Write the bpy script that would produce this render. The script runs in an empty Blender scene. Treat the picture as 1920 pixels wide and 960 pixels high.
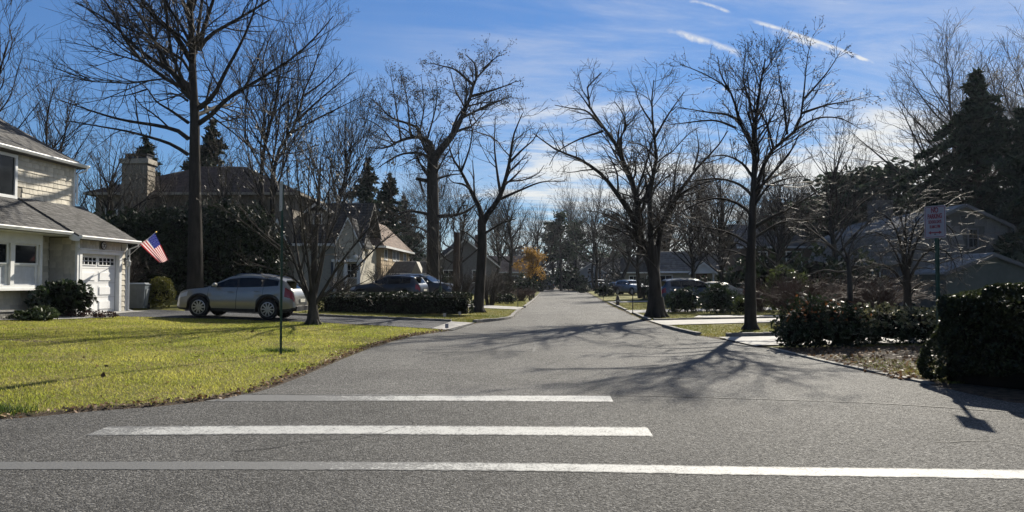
import bpy, math, random
import numpy as np
from mathutils import Vector, Matrix
S = bpy.context.scene
COL = S.collection
R_ = math.radians
# ------------------------------------------------------------------ camera
F = 1386.0; PITCH = math.atan(47 / F); EYE = 1.6
cam = bpy.data.objects.new('camera', bpy.data.cameras.new('camera')); COL.objects.link(cam)
cam.location = (0, 0, EYE); cam.rotation_euler = (math.pi / 2 + PITCH, 0, 0)
cam.data.sensor_width = 36; cam.data.lens = 36 * F / 1920
cam.data.clip_start = .1; cam.data.clip_end = 3000
S.camera = cam
# ------------------------------------------------------------------ light
AZ, EL = R_(25), R_(32)
SUN = Vector((math.sin(AZ) * math.cos(EL), math.cos(AZ) * math.cos(EL), math.sin(EL)))
sl = bpy.data.lights.new('sun', 'SUN'); sl.energy = 5.0; sl.angle = R_(.7); sl.color = (1, .93, .80)
so = bpy.data.objects.new('sun', sl); COL.objects.link(so)
so.rotation_euler = (-SUN).to_track_quat('-Z', 'Y').to_euler()
S.view_settings.view_transform = 'Standard'; S.view_settings.look = 'None'
S.view_settings.exposure = .85; S.view_settings.gamma = 1
S.cycles.max_bounces = 6; S.cycles.diffuse_bounces = 2; S.cycles.glossy_bounces = 2
S.cycles.transmission_bounces = 3; S.cycles.transparent_max_bounces = 4
S.cycles.caustics_reflective = False; S.cycles.caustics_refractive = False
S.cycles.use_adaptive_sampling = True; S.cycles.adaptive_threshold = .015

class NT:                                   # tiny node-graph helper
    def __init__(s, tree): s.t = tree; s.n = tree.nodes; s.l = tree.links
    def new(s, typ, **kw):
        n = s.n.new(typ)
        for k, v in kw.items(): setattr(n, k, v)
        return n
    def put(s, sock, v):
        if isinstance(v, bpy.types.NodeSocket): s.l.new(v, sock)
        elif v is not None: sock.default_value = v
    def m(s, op, a, b=None, c=None, clamp=False):
        n = s.new('ShaderNodeMath', operation=op, use_clamp=clamp)
        for i, v in enumerate((a, b, c)):
            if v is not None: s.put(n.inputs[i], v)
        return n.outputs[0]
    def ss(s, x, lo, hi):                   # smoothstep
        n = s.new('ShaderNodeMapRange', interpolation_type='SMOOTHSTEP')
        s.put(n.inputs[0], x); s.put(n.inputs[1], lo); s.put(n.inputs[2], hi)
        return n.outputs[0]
    def noise(s, vec, scale, detail=4, rough=.55, dist=0, dim='3D'):
        n = s.new('ShaderNodeTexNoise', noise_dimensions=dim)
        if vec is not None: s.put(n.inputs['Vector'], vec)
        n.inputs['Scale'].default_value = scale; n.inputs['Detail'].default_value = detail
        n.inputs['Roughness'].default_value = rough; n.inputs['Distortion'].default_value = dist
        return n.outputs[0]
    def mix(s, f, a, b, mode='MIX'):
        n = s.new('ShaderNodeMix', data_type='RGBA', blend_type=mode)
        s.put(n.inputs[0], f); s.put(n.inputs[6], a); s.put(n.inputs[7], b)
        return n.outputs[2]
    def comb(s, x, y, z):
        n = s.new('ShaderNodeCombineXYZ')
        for i, v in enumerate((x, y, z)): s.put(n.inputs[i], v)
        return n.outputs[0]

W = bpy.data.worlds.new('World'); S.world = W; W.use_nodes = True
def build_world():
    t = NT(W.node_tree); t.n.clear()
    sky = t.new('ShaderNodeTexSky', sky_type='NISHITA', sun_disc=False)
    sky.sun_elevation = EL; sky.sun_rotation = AZ; sky.altitude = 0
    sky.air_density = 1.0; sky.dust_density = .05; sky.ozone_density = 3.0
    tc = t.new('ShaderNodeTexCoord')
    sp = t.new('ShaderNodeSeparateXYZ'); t.l.new(tc.outputs['Generated'], sp.inputs[0])
    x, y, z = sp.outputs
    zz = t.m('ADD', t.m('MAXIMUM', z, 0), .10)
    u, v = t.m('DIVIDE', x, zz), t.m('DIVIDE', y, zz)
    # cirrus: layered streaks on a high plane, denser towards the sun's side of the sky
    warp = t.noise(t.comb(t.m('MULTIPLY', u, .35), t.m('MULTIPLY', v, .35), 1.7), 1.0, 3, .5)
    ru = t.m('ADD', t.m('MULTIPLY', u, .55), t.m('MULTIPLY', warp, 1.1))
    rv = t.m('ADD', t.m('MULTIPLY', v, 1.35), t.m('MULTIPLY', u, -.18))
    n1 = t.noise(t.comb(ru, rv, .3), 1.35, 9, .66, .5)
    n2 = t.noise(t.comb(t.m('MULTIPLY', u, .22), t.m('MULTIPLY', v, .45), 8.3), 1.0, 3, .5)
    az = t.m('DIVIDE', x, t.m('MAXIMUM', t.m('SQRT', t.m('ADD', t.m('MULTIPLY', x, x), t.m('MULTIPLY', y, y))), .01))
    side = t.ss(az, -.34, .10)
    low = t.m('SUBTRACT', 1, t.ss(z, .10, .30))
    dens = t.m('ADD', t.m('MULTIPLY', n1, .62), t.m('MULTIPLY', n2, .38))
    dens = t.m('ADD', dens, t.m('MULTIPLY', t.m('MULTIPLY', low, side), .085))
    dens = t.m('ADD', dens, t.m('MULTIPLY', t.m('SUBTRACT', side, 1), .20))
    veil = t.m('MULTIPLY', t.m('MULTIPLY', t.ss(t.m('ADD', t.m('MULTIPLY', n1, .5), t.m('MULTIPLY', warp, .5)), .40, .60), side), .40)
    cl = t.m('MAXIMUM', t.m('MULTIPLY', t.ss(dens, .478, .64), .84), veil)
    # contrails in gnomonic coordinates of the forward sky
    yy = t.m('MAXIMUM', y, .02)
    a, b = t.m('DIVIDE', x, yy), t.m('DIVIDE', z, yy)
    front = t.m('GREATER_THAN', y, .05)
    wob = t.noise(t.comb(a, b, 4.), 60, 5, .6)
    wob = t.m('SUBTRACT', wob, .5)
    trail = None
    for (x0, y0, x1, y1, wd, st, sharp) in ((1392, 26, 1660, 120, 8, 1.1, 0), (1430, 44, 1622, 115, 14, .62, 0), (1240, 47, 1400, 101, 13, .8, 0), (1290, -6, 1378, 20, 7, .8, 0), (1250, 160, 1750, 175, 7, .25, 0)):
        a0, b0, a1, b1 = (x0 - 960) / F, (527 - y0) / F, (x1 - 960) / F, (527 - y1) / F
        L = math.hypot(a1 - a0, b1 - b0); cx, cy = (a1 - a0) / L, (b1 - b0) / L
        da, db = t.m('SUBTRACT', a, a0), t.m('SUBTRACT', b, b0)
        s_ = t.m('DIVIDE', t.m('ADD', t.m('MULTIPLY', da, cx), t.m('MULTIPLY', db, cy)), L)
        d_ = t.m('SUBTRACT', t.m('MULTIPLY', db, cx), t.m('MULTIPLY', da, cy))
        d_ = t.m('ADD', d_, t.m('MULTIPLY', wob, wd / F * .9))
        arc = t.m('MULTIPLY', t.m('MULTIPLY', s_, t.m('SUBTRACT', 1, s_)), 14 / F * (1 if x0 != 1250 else 0))
        d_ = t.m('ABSOLUTE', t.m('SUBTRACT', d_, arc))
        prof = t.m('SUBTRACT', 1, t.ss(d_, 0, wd / F * .8))
        ends = t.m('MULTIPLY', t.ss(s_, 0, .25), t.m('SUBTRACT', 1, t.ss(s_, .86, 1.0)))
        k = t.m('MULTIPLY', t.m('MULTIPLY', prof, ends), t.m('ADD', st * .8, t.m('MULTIPLY', wob, 2.6)))
        trail = k if trail is None else t.m('MAXIMUM', trail, k)
    trail = t.m('MULTIPLY', trail, front, clamp=True)
    cl = t.m('MAXIMUM', cl, t.m('MULTIPLY', trail, .8), clamp=True)
    lum = t.new('ShaderNodeRGBToBW'); t.l.new(sky.outputs[0], lum.inputs[0])
    k = t.m('DIVIDE', 1, t.m('ADD', 1, t.m('DIVIDE', lum.outputs[0], 15)))   # soft shoulder of the exposure round the sun
    tint = t.mix(1.0, t.mix(1.0, sky.outputs[0], (.69, .95, 1.26, 1), 'MULTIPLY'), t.comb(k, k, k), 'MULTIPLY')
    sunw = t.ss(t.m('ADD', t.m('ADD', t.m('MULTIPLY', x, SUN.x), t.m('MULTIPLY', y, SUN.y)), t.m('MULTIPLY', z, SUN.z)), .2, 1.0)
    cc = t.mix(sunw, (6.4, 7.0, 7.9, 1), (9.9, 9.6, 8.8, 1))
    out = t.mix(cl, tint, cc)
    bg = t.new('ShaderNodeBackground'); t.l.new(out, bg.inputs[0]); bg.inputs[1].default_value = .054
    o = t.new('ShaderNodeOutputWorld'); t.l.new(bg.outputs[0], o.inputs[0])
build_world()

# ------------------------------------------------------------------ pixel -> place
CP, SP = math.cos(PITCH), math.sin(PITCH)
def ray(px, py):
    x = (px - 960) / F; y = (480 - py) / F
    return Vector((x, CP - y * SP, SP + y * CP))
def at(px, py, Y):
    r = ray(px, py); return Vector((0, 0, EYE)) + r * (Y / r.y)
def on(px, py, z=0.):
    r = ray(px, py); return Vector((0, 0, EYE)) + r * ((z - EYE) / r.z)

# ------------------------------------------------------------------ materials
MATS = {}
def mat(name, col, rough=.7, var=.25, scale=6., bump=0., metal=0., spec=.4, isl=0., obr=0., trans=0., coat=0., stretch=None, col2=None, bscale=None, detail=5):
    if name in MATS: return MATS[name]
    M = bpy.data.materials.new(name); M.use_nodes = True; MATS[name] = M
    t = NT(M.node_tree); bs = t.n['Principled BSDF']; out = t.n['Material Output']
    tc = t.new('ShaderNodeTexCoord'); vec = tc.outputs['Object']
    if stretch:
        mp = t.new('ShaderNodeMapping'); mp.inputs['Scale'].default_value = stretch
        t.l.new(vec, mp.inputs[0]); vec = mp.outputs[0]
    c = tuple(col) + (1,)
    c2 = tuple(col2) + (1,) if col2 else tuple(min(1, k * (1 + var)) for k in col) + (1,)
    c1 = c if col2 else tuple(k * (1 - var) for k in col) + (1,)
    cs = c
    if var or col2:
        f = t.ss(t.noise(vec, scale, detail, .6), .32, .68)
        cs = t.mix(f, c1, c2)
    if isl or obr:
        r = t.new('ShaderNodeNewGeometry').outputs['Random Per Island'] if isl else t.new('ShaderNodeObjectInfo').outputs['Random']
        amp = isl or obr
        g = t.m('ADD', t.m('MULTIPLY', r, 2 * amp), 1 - amp)
        cs = t.mix(1.0, cs, t.comb(g, g, g), 'MULTIPLY')
    t.put(bs.inputs['Base Color'], cs)
    bs.inputs['Roughness'].default_value = rough; bs.inputs['Metallic'].default_value = metal
    bs.inputs['Specular IOR Level'].default_value = spec
    if coat: bs.inputs['Coat Weight'].default_value = coat; bs.inputs['Coat Roughness'].default_value = .05
    if bump:
        bn = t.new('ShaderNodeBump'); bn.inputs['Strength'].default_value = bump; bn.inputs['Distance'].default_value = .02
        t.l.new(t.noise(vec, bscale or scale * 4, 4, .65), bn.inputs['Height']); t.l.new(bn.outputs[0], bs.inputs['Normal'])
    if trans:
        tr = t.new('ShaderNodeBsdfTranslucent'); t.put(tr.inputs[0], cs)
        mx = t.new('ShaderNodeMixShader'); mx.inputs[0].default_value = trans
        t.l.new(bs.outputs[0], mx.inputs[1]); t.l.new(tr.outputs[0], mx.inputs[2]); t.l.new(mx.outputs[0], out.inputs[0])
    return M

def asphalt(name, base, seed, coarse=1.0):
    M = bpy.data.materials.new(name); M.use_nodes = True
    t = NT(M.node_tree); bs = t.n['Principled BSDF']
    tc = t.new('ShaderNodeTexCoord').outputs['Object']
    vo = t.new('ShaderNodeTexVoronoi'); t.l.new(tc, vo.inputs['Vector']); vo.inputs['Scale'].default_value = 70 / coarse
    rnd = t.new('ShaderNodeSeparateColor'); t.l.new(vo.outputs['Color'], rnd.inputs[0])
    fine = t.noise(tc, 40 / coarse, 6, .75); big = t.noise(tc, .35, 4, .6); mid = t.noise(tc, 3.1, 5, .65)
    mp = t.new('ShaderNodeMapping'); mp.inputs['Scale'].default_value = (1.2, .12, 1); t.l.new(tc, mp.inputs[0])
    lane = t.noise(mp.outputs[0], .9, 3, .5)
    k = t.m('ADD', .44, t.m('MULTIPLY', t.m('POWER', rnd.outputs[0], 3.0), 1.6))
    k = t.m('MULTIPLY', k, t.m('ADD', .45, t.m('MULTIPLY', fine, 1.1)))
    k = t.m('MULTIPLY', k, t.m('ADD', .42, t.m('MULTIPLY', big, 1.16)))
    k = t.m('MULTIPLY', k, t.m('ADD', .84, t.m('MULTIPLY', mid, .32)))
    k = t.m('MULTIPLY', k, t.m('ADD', .78, t.m('MULTIPLY', lane, .44)))
    stain = t.m('MULTIPLY', t.ss(t.noise(tc, .9, 5, .65), .60, .74), .38)
    k = t.m('MULTIPLY', k, t.m('SUBTRACT', 1, stain))
    t.put(bs.inputs['Base Color'], t.mix(1, tuple(base) + (1,), t.comb(k, k, k), 'MULTIPLY'))
    t.put(bs.inputs['Roughness'], t.m('ADD', .72, t.m('MULTIPLY', rnd.outputs[1], .25)))
    bs.inputs['Specular IOR Level'].default_value = .22
    b1 = t.new('ShaderNodeBump'); b1.inputs['Strength'].default_value = 1.0; b1.inputs['Distance'].default_value = .016
    h = t.m('ADD', t.m('MULTIPLY', t.m('SUBTRACT', 1, vo.outputs['Distance']), .7), fine)
    t.l.new(h, b1.inputs['Height']); t.l.new(b1.outputs[0], bs.inputs['Normal'])
    return M

def paint(name, wear_lo, wear_hi, x0, x1, col=(.40, .40, .38)):
    # worn road paint: coverage falls from x1 (whole) to x0 (worn away), asphalt grain shows through
    M = bpy.data.materials.new(name); M.use_nodes = True
    t = NT(M.node_tree); bs = t.n['Principled BSDF']
    tc = t.new('ShaderNodeTexCoord').outputs['Object']
    sp = t.new('ShaderNodeSeparateXYZ'); t.l.new(tc, sp.inputs[0])
    cover = t.m('ADD', wear_lo, t.m('MULTIPLY', t.ss(sp.outputs[0], x0, x1), wear_hi - wear_lo))
    n = t.m('ADD', t.m('MULTIPLY', t.noise(tc, 38, 6, .75), .68), t.m('MULTIPLY', t.noise(tc, 5, 5, .7), .32))
    at_ = t.new('ShaderNodeAttribute', attribute_name='inner').outputs['Fac']
    cover = t.m('SUBTRACT', cover, t.m('MULTIPLY', t.m('SUBTRACT', 1, t.ss(at_, 0, .30)), .20))
    f = t.ss(t.m('SUBTRACT', cover, n), -.03, .09)
    g = t.noise(tc, 45, 5, .7)
    t.put(bs.inputs['Base Color'], t.mix(f, t.mix(g, (.035, .035, .035, 1), (.17, .17, .165, 1)), tuple(col) + (1,)))
    bs.inputs['Roughness'].default_value = .75
    b1 = t.new('ShaderNodeBump'); b1.inputs['Strength'].default_value = .45; b1.inputs['Distance'].default_value = .01
    t.l.new(g, b1.inputs['Height']); t.l.new(b1.outputs[0], bs.inputs['Normal'])
    return M

# ------------------------------------------------------------------ mesh helpers
def raw_mesh(name, V, faces, mats, midx=None, smooth=False):
    me = bpy.data.meshes.new(name)
    V = np.asarray(V, np.float32)
    if isinstance(faces, np.ndarray):
        nf, k = faces.shape
        me.vertices.add(len(V)); me.vertices.foreach_set('co', V.ravel())
        me.loops.add(nf * k); me.loops.foreach_set('vertex_index', faces.astype(np.int32).ravel())
        me.polygons.add(nf); me.polygons.foreach_set('loop_start', np.arange(0, nf * k, k, dtype=np.int32))
    else:
        me.from_pydata(V.tolist(), [], faces)
    for m_ in (mats if isinstance(mats, (list, tuple)) else [mats]): me.materials.append(m_)
    if midx is not None: me.polygons.foreach_set('material_index', np.asarray(midx, np.int32))
    if smooth: me.polygons.foreach_set('use_smooth', np.ones(len(me.polygons), bool))
    me.update(calc_edges=True); me.validate()
    return me
def link(name, me, parent=None, **props):
    o = bpy.data.objects.new(name, me); COL.objects.link(o)
    if parent is not None: o.parent = parent
    for k, v in props.items(): o[k] = v
    return o
def tag(o, label, cat, group=None):
    o['label'] = label; o['category'] = cat
    if group: o['group'] = group
    return o
def thing(name, label, cat, loc=(0, 0, 0), rz=0., group=None):
    o = bpy.data.objects.new(name, None); COL.objects.link(o); o.empty_display_size = .2
    o.location = loc; o.rotation_euler = (0, 0, rz)
    return tag(o, label, cat, group)
def structure(name, me): return link(name, me, None, kind='structure')
def dup(root, loc, rz=0., sc=1., label=None, group=None, zs=None):
    r = root.copy(); COL.objects.link(r); r.location = loc; r.rotation_euler = (0, 0, rz); r.scale = (sc, sc, zs or sc)
    if label: r['label'] = label
    if group: r['group'] = group
    for ch in root.children:
        c = ch.copy(); COL.objects.link(c); c.parent = r
        for g in ch.children:
            d = g.copy(); COL.objects.link(d); d.parent = c
    return r

class MB:                                   # collects simple solids into ONE mesh
    def __init__(s): s.v = []; s.f = []; s.mi = []; s.k = 0
    def add(s, V, Fc):
        o = len(s.v); s.v += [tuple(p) for p in V]; s.f += [[i + o for i in f] for f in Fc]; s.mi += [s.k] * len(Fc); return s
    def box(s, c, d, rz=0., M=None):
        hx, hy, hz = d[0] / 2, d[1] / 2, d[2] / 2
        P = [Vector((x, y, z)) for x in (-hx, hx) for y in (-hy, hy) for z in (-hz, hz)]
        m = Matrix.Translation(c) @ Matrix.Rotation(rz, 4, 'Z')
        if M is not None: m = M
        return s.add([m @ p for p in P], [(0, 1, 3, 2), (4, 6, 7, 5), (0, 4, 5, 1), (2, 3, 7, 6), (0, 2, 6, 4), (1, 5, 7, 3)])
    def bb(s, x0, x1, y0, y1, z0, z1):
        return s.box(((x0 + x1) / 2, (y0 + y1) / 2, (z0 + z1) / 2), (x1 - x0, y1 - y0, z1 - z0))
    def prism(s, poly, d):                  # 3-D polygon swept by vector d
        n = len(poly); P = [Vector(p) for p in poly]; d = Vector(d)
        return s.add(P + [p + d for p in P], [list(range(n))[::-1], list(range(n, 2 * n))] + [(i, (i + 1) % n, n + (i + 1) % n, n + i) for i in range(n)])
    def tube(s, pts, rad, k=8, caps=True):
        pts = [Vector(p) for p in pts]; n = len(pts)
        rad = rad if isinstance(rad, (list, tuple)) else [rad] * n
        V = []
        ref = Vector((0, 0, 1)) if abs((pts[-1] - pts[0]).normalized().z) < .9 else Vector((1, 0, 0))
        for i, p in enumerate(pts):
            T = (pts[min(i + 1, n - 1)] - pts[max(i - 1, 0)]).normalized()
            U = T.cross(ref).normalized(); Q = T.cross(U)
            V += [p + (U * math.cos(a) + Q * math.sin(a)) * rad[i] for a in (2 * math.pi * j / k for j in range(k))]
        Fc = [(i * k + j, i * k + (j + 1) % k, (i + 1) * k + (j + 1) % k, (i + 1) * k + j) for i in range(n - 1) for j in range(k)]
        if caps: Fc += [list(range(k))[::-1], list(range((n - 1) * k, n * k))]
        return s.add(V, Fc)
    def lathe(s, prof, c=(0, 0, 0), k=16, axis='Z'):   # prof [(r, h)]
        V = []
        for r, h in prof:
            for j in range(k):
                a = 2 * math.pi * j / k; x, y = r * math.cos(a), r * math.sin(a)
                V.append(Vector((x, y, h) if axis == 'Z' else (x, h, y)) + Vector(c))
        n = len(prof)
        Fc = [(i * k + j, i * k + (j + 1) % k, (i + 1) * k + (j + 1) % k, (i + 1) * k + j) for i in range(n - 1) for j in range(k)]
        Fc += [list(range(k))[::-1], list(range((n - 1) * k, n * k))]
        return s.add(V, Fc)
    def build(s, name, mats, parent=None, smooth=False, **props):
        me = raw_mesh(name, s.v, s.f, mats, s.mi, smooth)
        return link(name, me, parent, **props)

def resample(pts, n):
    P = np.asarray(pts, float)
    if len(P) < 3: Q = P
    else:                                   # Catmull-Rom
        Pe = np.vstack([2 * P[0] - P[1], P, 2 * P[-1] - P[-2]]); Q = []
        for i in range(1, len(Pe) - 2):
            for t in np.linspace(0, 1, 8, endpoint=False):
                a, b, c, d = Pe[i - 1], Pe[i], Pe[i + 1], Pe[i + 2]
                Q.append(.5 * ((2 * b) + (c - a) * t + (2 * a - 5 * b + 4 * c - d) * t * t + (3 * b - a - 3 * c + d) * t ** 3))
        Q = np.array(Q + [P[-1]])
    L = np.r_[0, np.cumsum(np.linalg.norm(np.diff(Q[:, :3], axis=0), axis=1))]
    T = np.linspace(0, L[-1], n)
    return np.stack([np.interp(T, L, Q[:, k]) for k in range(Q.shape[1])], 1)

def tubes(P, R, k):                         # P (B,N,3), R (B,N) -> vertices, quads
    B, N, _ = P.shape
    T = np.gradient(P, axis=1); T /= np.linalg.norm(T, axis=2, keepdims=True) + 1e-9
    mean = P[:, -1] - P[:, 0]; mean /= np.linalg.norm(mean, axis=1, keepdims=True) + 1e-9
    ref = np.where((np.abs(mean[:, 2]) < .8)[:, None], [0, 0, 1.], [1., 0, 0])[:, None, :]
    U = np.cross(T, ref); U /= np.linalg.norm(U, axis=2, keepdims=True) + 1e-9
    Q = np.cross(T, U); a = np.arange(k) * 2 * np.pi / k
    V = P[:, :, None, :] + R[:, :, None, None] * (np.cos(a)[None, None, :, None] * U[:, :, None, :] + np.sin(a)[None, None, :, None] * Q[:, :, None, :])
    b, i, j = np.meshgrid(np.arange(B), np.arange(N - 1), np.arange(k), indexing='ij')
    j2 = (j + 1) % k; base = b * N * k
    Fq = np.stack([base + i * k + j, base + i * k + j2, base + (i + 1) * k + j2, base + (i + 1) * k + j], -1).reshape(-1, 4)
    return V.reshape(-1, 3), Fq
def joined(parts):
    V, Fs, o = [], [], 0
    for v, f in parts: V.append(v); Fs.append(f + o); o += len(v)
    return np.concatenate(V), np.concatenate(Fs)

def unit(v): return v / (np.linalg.norm(v, axis=-1, keepdims=True) + 1e-9)
def spawn(rng, P, R, dens, ang, lr, rr, npts, up, wander, tmin=.2, lmin=.1, cap=None, tip=.3, rmin=.005, lmax=9., t0=None):
    B, N, _ = P.shape
    L = np.linalg.norm(np.diff(P, axis=1), axis=2).sum(1)
    cnt = np.floor(L * dens + rng.random(B)).astype(int)
    b = np.repeat(np.arange(B), cnt)
    if cap and len(b) > cap: b = rng.choice(b, cap, replace=False)
    n = len(b); tm = np.where(b == 0, t0, tmin) if t0 else tmin; t = tm + (1 - tm) * rng.random(n) ** .85
    f = t * (N - 1); i = np.minimum(f.astype(int), N - 2); fr = (f - i)[:, None]
    st = P[b, i] * (1 - fr) + P[b, i + 1] * fr
    tan = unit(P[b, i + 1] - P[b, i])
    r0 = R[b, i] * (1 - fr[:, 0]) + R[b, i + 1] * fr[:, 0]
    q = rng.normal(size=(n, 3)); q -= (q * tan).sum(1, keepdims=True) * tan; q = unit(q)
    a = np.clip(rng.normal(ang, .22, n), .15, 1.5)[:, None]
    d = np.cos(a) * tan + np.sin(a) * q; d[:, 2] += up; d = unit(d)
    ln = np.clip(L[b] * lr * (1.15 - .7 * t) * rng.uniform(.55, 1.35, n), lmin, lmax)
    pts = [st]
    for k in range(npts - 1):
        d = unit(d + rng.normal(size=(n, 3)) * wander + np.array([0, 0, up * .45]))
        pts.append(pts[-1] + d * (ln / (npts - 1))[:, None])
    Pn = np.stack(pts, 1)
    rb = np.maximum(np.minimum(r0 * rr, .028 * ln + .004), rmin)
    Rn = np.maximum(rb[:, None] * np.linspace(1, tip, npts)[None], rmin * .8)
    return Pn, Rn

def leaf_quads(rng, C, size, up=0., elong=1.6, jitter=.35):
    n = len(C); a = unit(rng.normal(size=(n, 3))); 
    b = rng.normal(size=(n, 3)); b[:, 2] *= (1 - up); a[:, 2] *= (1 - up * .7); a = unit(a)
    b -= (b * a).sum(1, keepdims=True) * a; b = unit(b)
    s = (size * rng.uniform(1 - jitter, 1 + jitter, n))[:, None]
    V = np.stack([C - a * s * elong / 2, C + b * s / 2, C + a * s * elong / 2, C - b * s / 2], 1).reshape(-1, 3)
    return V, np.arange(4 * n).reshape(-1, 4)
# ================================================================== GROUND
LEFT = [(-70, 2.2), (-30, 6.6), (-12, 8.0), (-5.95, 8.6), (-5.3, 9.13), (-4.6, 9.5), (-4.09, 9.94), (-3.7, 10.66), (-3.53, 13.6), (-3.38, 18), (-2.9, 21.5), (-2.06, 23.8), (-1.5, 27.6), (-.22, 31.2), (.83, 46.2), (4.2, 105), (4.6, 125), (1, 150), (-12, 178)]
RIGHT = [(70, 2), (30, 5.5), (14, 7.0), (8.6, 7.9), (7.3, 8.6), (6.75, 9.5), (6.5, 10.5), (6.46, 11.5), (6.28, 13.2), (6.16, 15), (6.1, 17.3), (5.94, 19.6), (5.45, 21.8), (5.27, 26.1), (5.4, 30.4), (6.3, 46.2), (10.6, 105), (10.4, 130), (7, 157), (-6, 190)]
POLY = np.array(LEFT[::-1] + [(-70, -40), (70, -40)] + RIGHT)
def seg_dist(X, Y, poly, closed=False):
    P = np.array(poly, float); D = np.full(X.shape, 1e9)
    for (x0, y0), (x1, y1) in zip(P[:-1], P[1:]):
        dx, dy = x1 - x0, y1 - y0
        t = np.clip(((X - x0) * dx + (Y - y0) * dy) / (dx * dx + dy * dy), 0, 1)
        D = np.minimum(D, np.hypot(X - x0 - t * dx, Y - y0 - t * dy))
    return D
def inside(X, Y, poly):
    P = np.array(poly, float); r = np.zeros(X.shape, bool)
    for (x0, y0), (x1, y1) in zip(P, np.roll(P, -1, 0)):
        if y0 == y1: continue
        c = ((y0 > Y) != (y1 > Y)) & (X < (x1 - x0) * (Y - y0) / (y1 - y0) + x0)
        r ^= c
    return r
def gz_np(X, Y):
    X = np.asarray(X, float); Y = np.asarray(Y, float)
    dl = seg_dist(X, Y, LEFT); dr = seg_dist(X, Y, RIGHT)
    ins = inside(X, Y, POLY)
    left = dl < dr
    zl = .02 + .033 * np.minimum(dl, 16); zr = .02 + .014 * np.minimum(dr, 16)
    z = np.where(left, zl, zr)
    d = np.minimum(dl, dr)
    return np.where(ins, np.where(d < .3, .02 - .09 * d / .3, -.07), z)
def gz(x, y): return float(gz_np(np.array([x]), np.array([y]))[0])
def gp(px, Y, lift=0.):                     # ground point under picture column px at depth Y
    X = (px - 960) / F * Y
    return Vector((X, Y, gz(X, Y) + lift))

def axis_steps(parts):
    out = []
    for a, b, st in parts: out += list(np.arange(a, b, st))
    return np.array(out + [parts[-1][1]])
gx = axis_steps([(-260, -60, 20), (-60, -24, 3), (-24, 13, .3), (13, 30, 1.2), (30, 70, 4), (70, 260, 20)])
gy = axis_steps([(-40, 0, 8), (0, 6, 1.5), (6, 36, .3), (36, 70, .8), (70, 130, 3), (130, 380, 12)])
GX, GY = np.meshgrid(gx, gy, indexing='xy')
GZ = gz_np(GX, GY)
nx, ny = len(gx), len(gy)
ii, jj = np.meshgrid(np.arange(nx - 1), np.arange(ny - 1), indexing='xy')
q = (jj * nx + ii).ravel()
gme = raw_mesh('ground', np.stack([GX, GY, GZ], -1).reshape(-1, 3), np.stack([q, q + 1, q + nx + 1, q + nx], 1), [], None, True)
BED = [(6.3, 12.0), (6.45, 11.4), (6.6, 9.4), (9, 7), (12, 7), (10.0, 17.6), (6.1, 17.4)]
BED2 = [(-15.6, 22.9), (-13.9, 24.6), (-15.2, 25.8), (-18, 25), (-22, 22.5), (-22, 21.2)]
def dirt_of(X, Y):
    d = np.minimum(seg_dist(X, Y, LEFT), seg_dist(X, Y, RIGHT))
    near = np.exp(-(d / .26) ** 2) * .8
    bed = inside(X, Y, BED) * np.clip(.35 + .16 * np.abs(Y - 12.2) + (Y < 11.4) * .5, 0, 1) + inside(X, Y, BED2) * 1.
    bare = .8 * np.exp(-(((X + 11.4) / 2.6) ** 2 + ((Y - 16.6 + .1 * (X + 11)) / .33) ** 2))
    far = np.clip((Y - 90) / 60, 0, .9)
    return np.clip(near + bed + bare + far, 0, 1)
at_ = gme.attributes.new('dirt', 'FLOAT', 'POINT'); at_.data.foreach_set('value', dirt_of(GX, GY).astype(np.float32).ravel())
def ground_mat():
    M = bpy.data.materials.new('turf'); M.use_nodes = True; t = NT(M.node_tree); bs = t.n['Principled BSDF']
    tc = t.new('ShaderNodeTexCoord').outputs['Object']
    a = t.new('ShaderNodeAttribute', attribute_name='dirt').outputs['Fac']
    n1 = t.noise(tc, .55, 5, .6); n2 = t.noise(tc, 9, 6, .7); n3 = t.noise(tc, 60, 4, .7)
    g = t.mix(t.ss(n1, .38, .62), (.10, .125, .022, 1), (.19, .19, .036, 1))
    g = t.mix(t.ss(n2, .35, .7), g, (.21, .17, .05, 1))
    d = t.mix(t.ss(n2, .35, .65), (.035, .024, .016, 1), (.11, .08, .052, 1))
    d = t.mix(t.m('MULTIPLY', t.ss(n3, .58, .7), .6), d, (.2, .15, .1, 1))
    f = t.ss(t.m('ADD', a, t.m('MULTIPLY', t.m('SUBTRACT', n2, .5), .8)), .38, .62)
    t.put(bs.inputs['Base Color'], t.mix(f, g, d)); bs.inputs['Roughness'].default_value = .9
    bs.inputs['Specular IOR Level'].default_value = .2
    b = t.new('ShaderNodeBump'); b.inputs['Strength'].default_value = .9; b.inputs['Distance'].default_value = .05
    t.l.new(t.m('ADD', n3, t.m('MULTIPLY', n2, .8)), b.inputs['Height']); t.l.new(b.outputs[0], bs.inputs['Normal'])
    return M
gme.materials.append(ground_mat()); structure('ground', gme)

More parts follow.
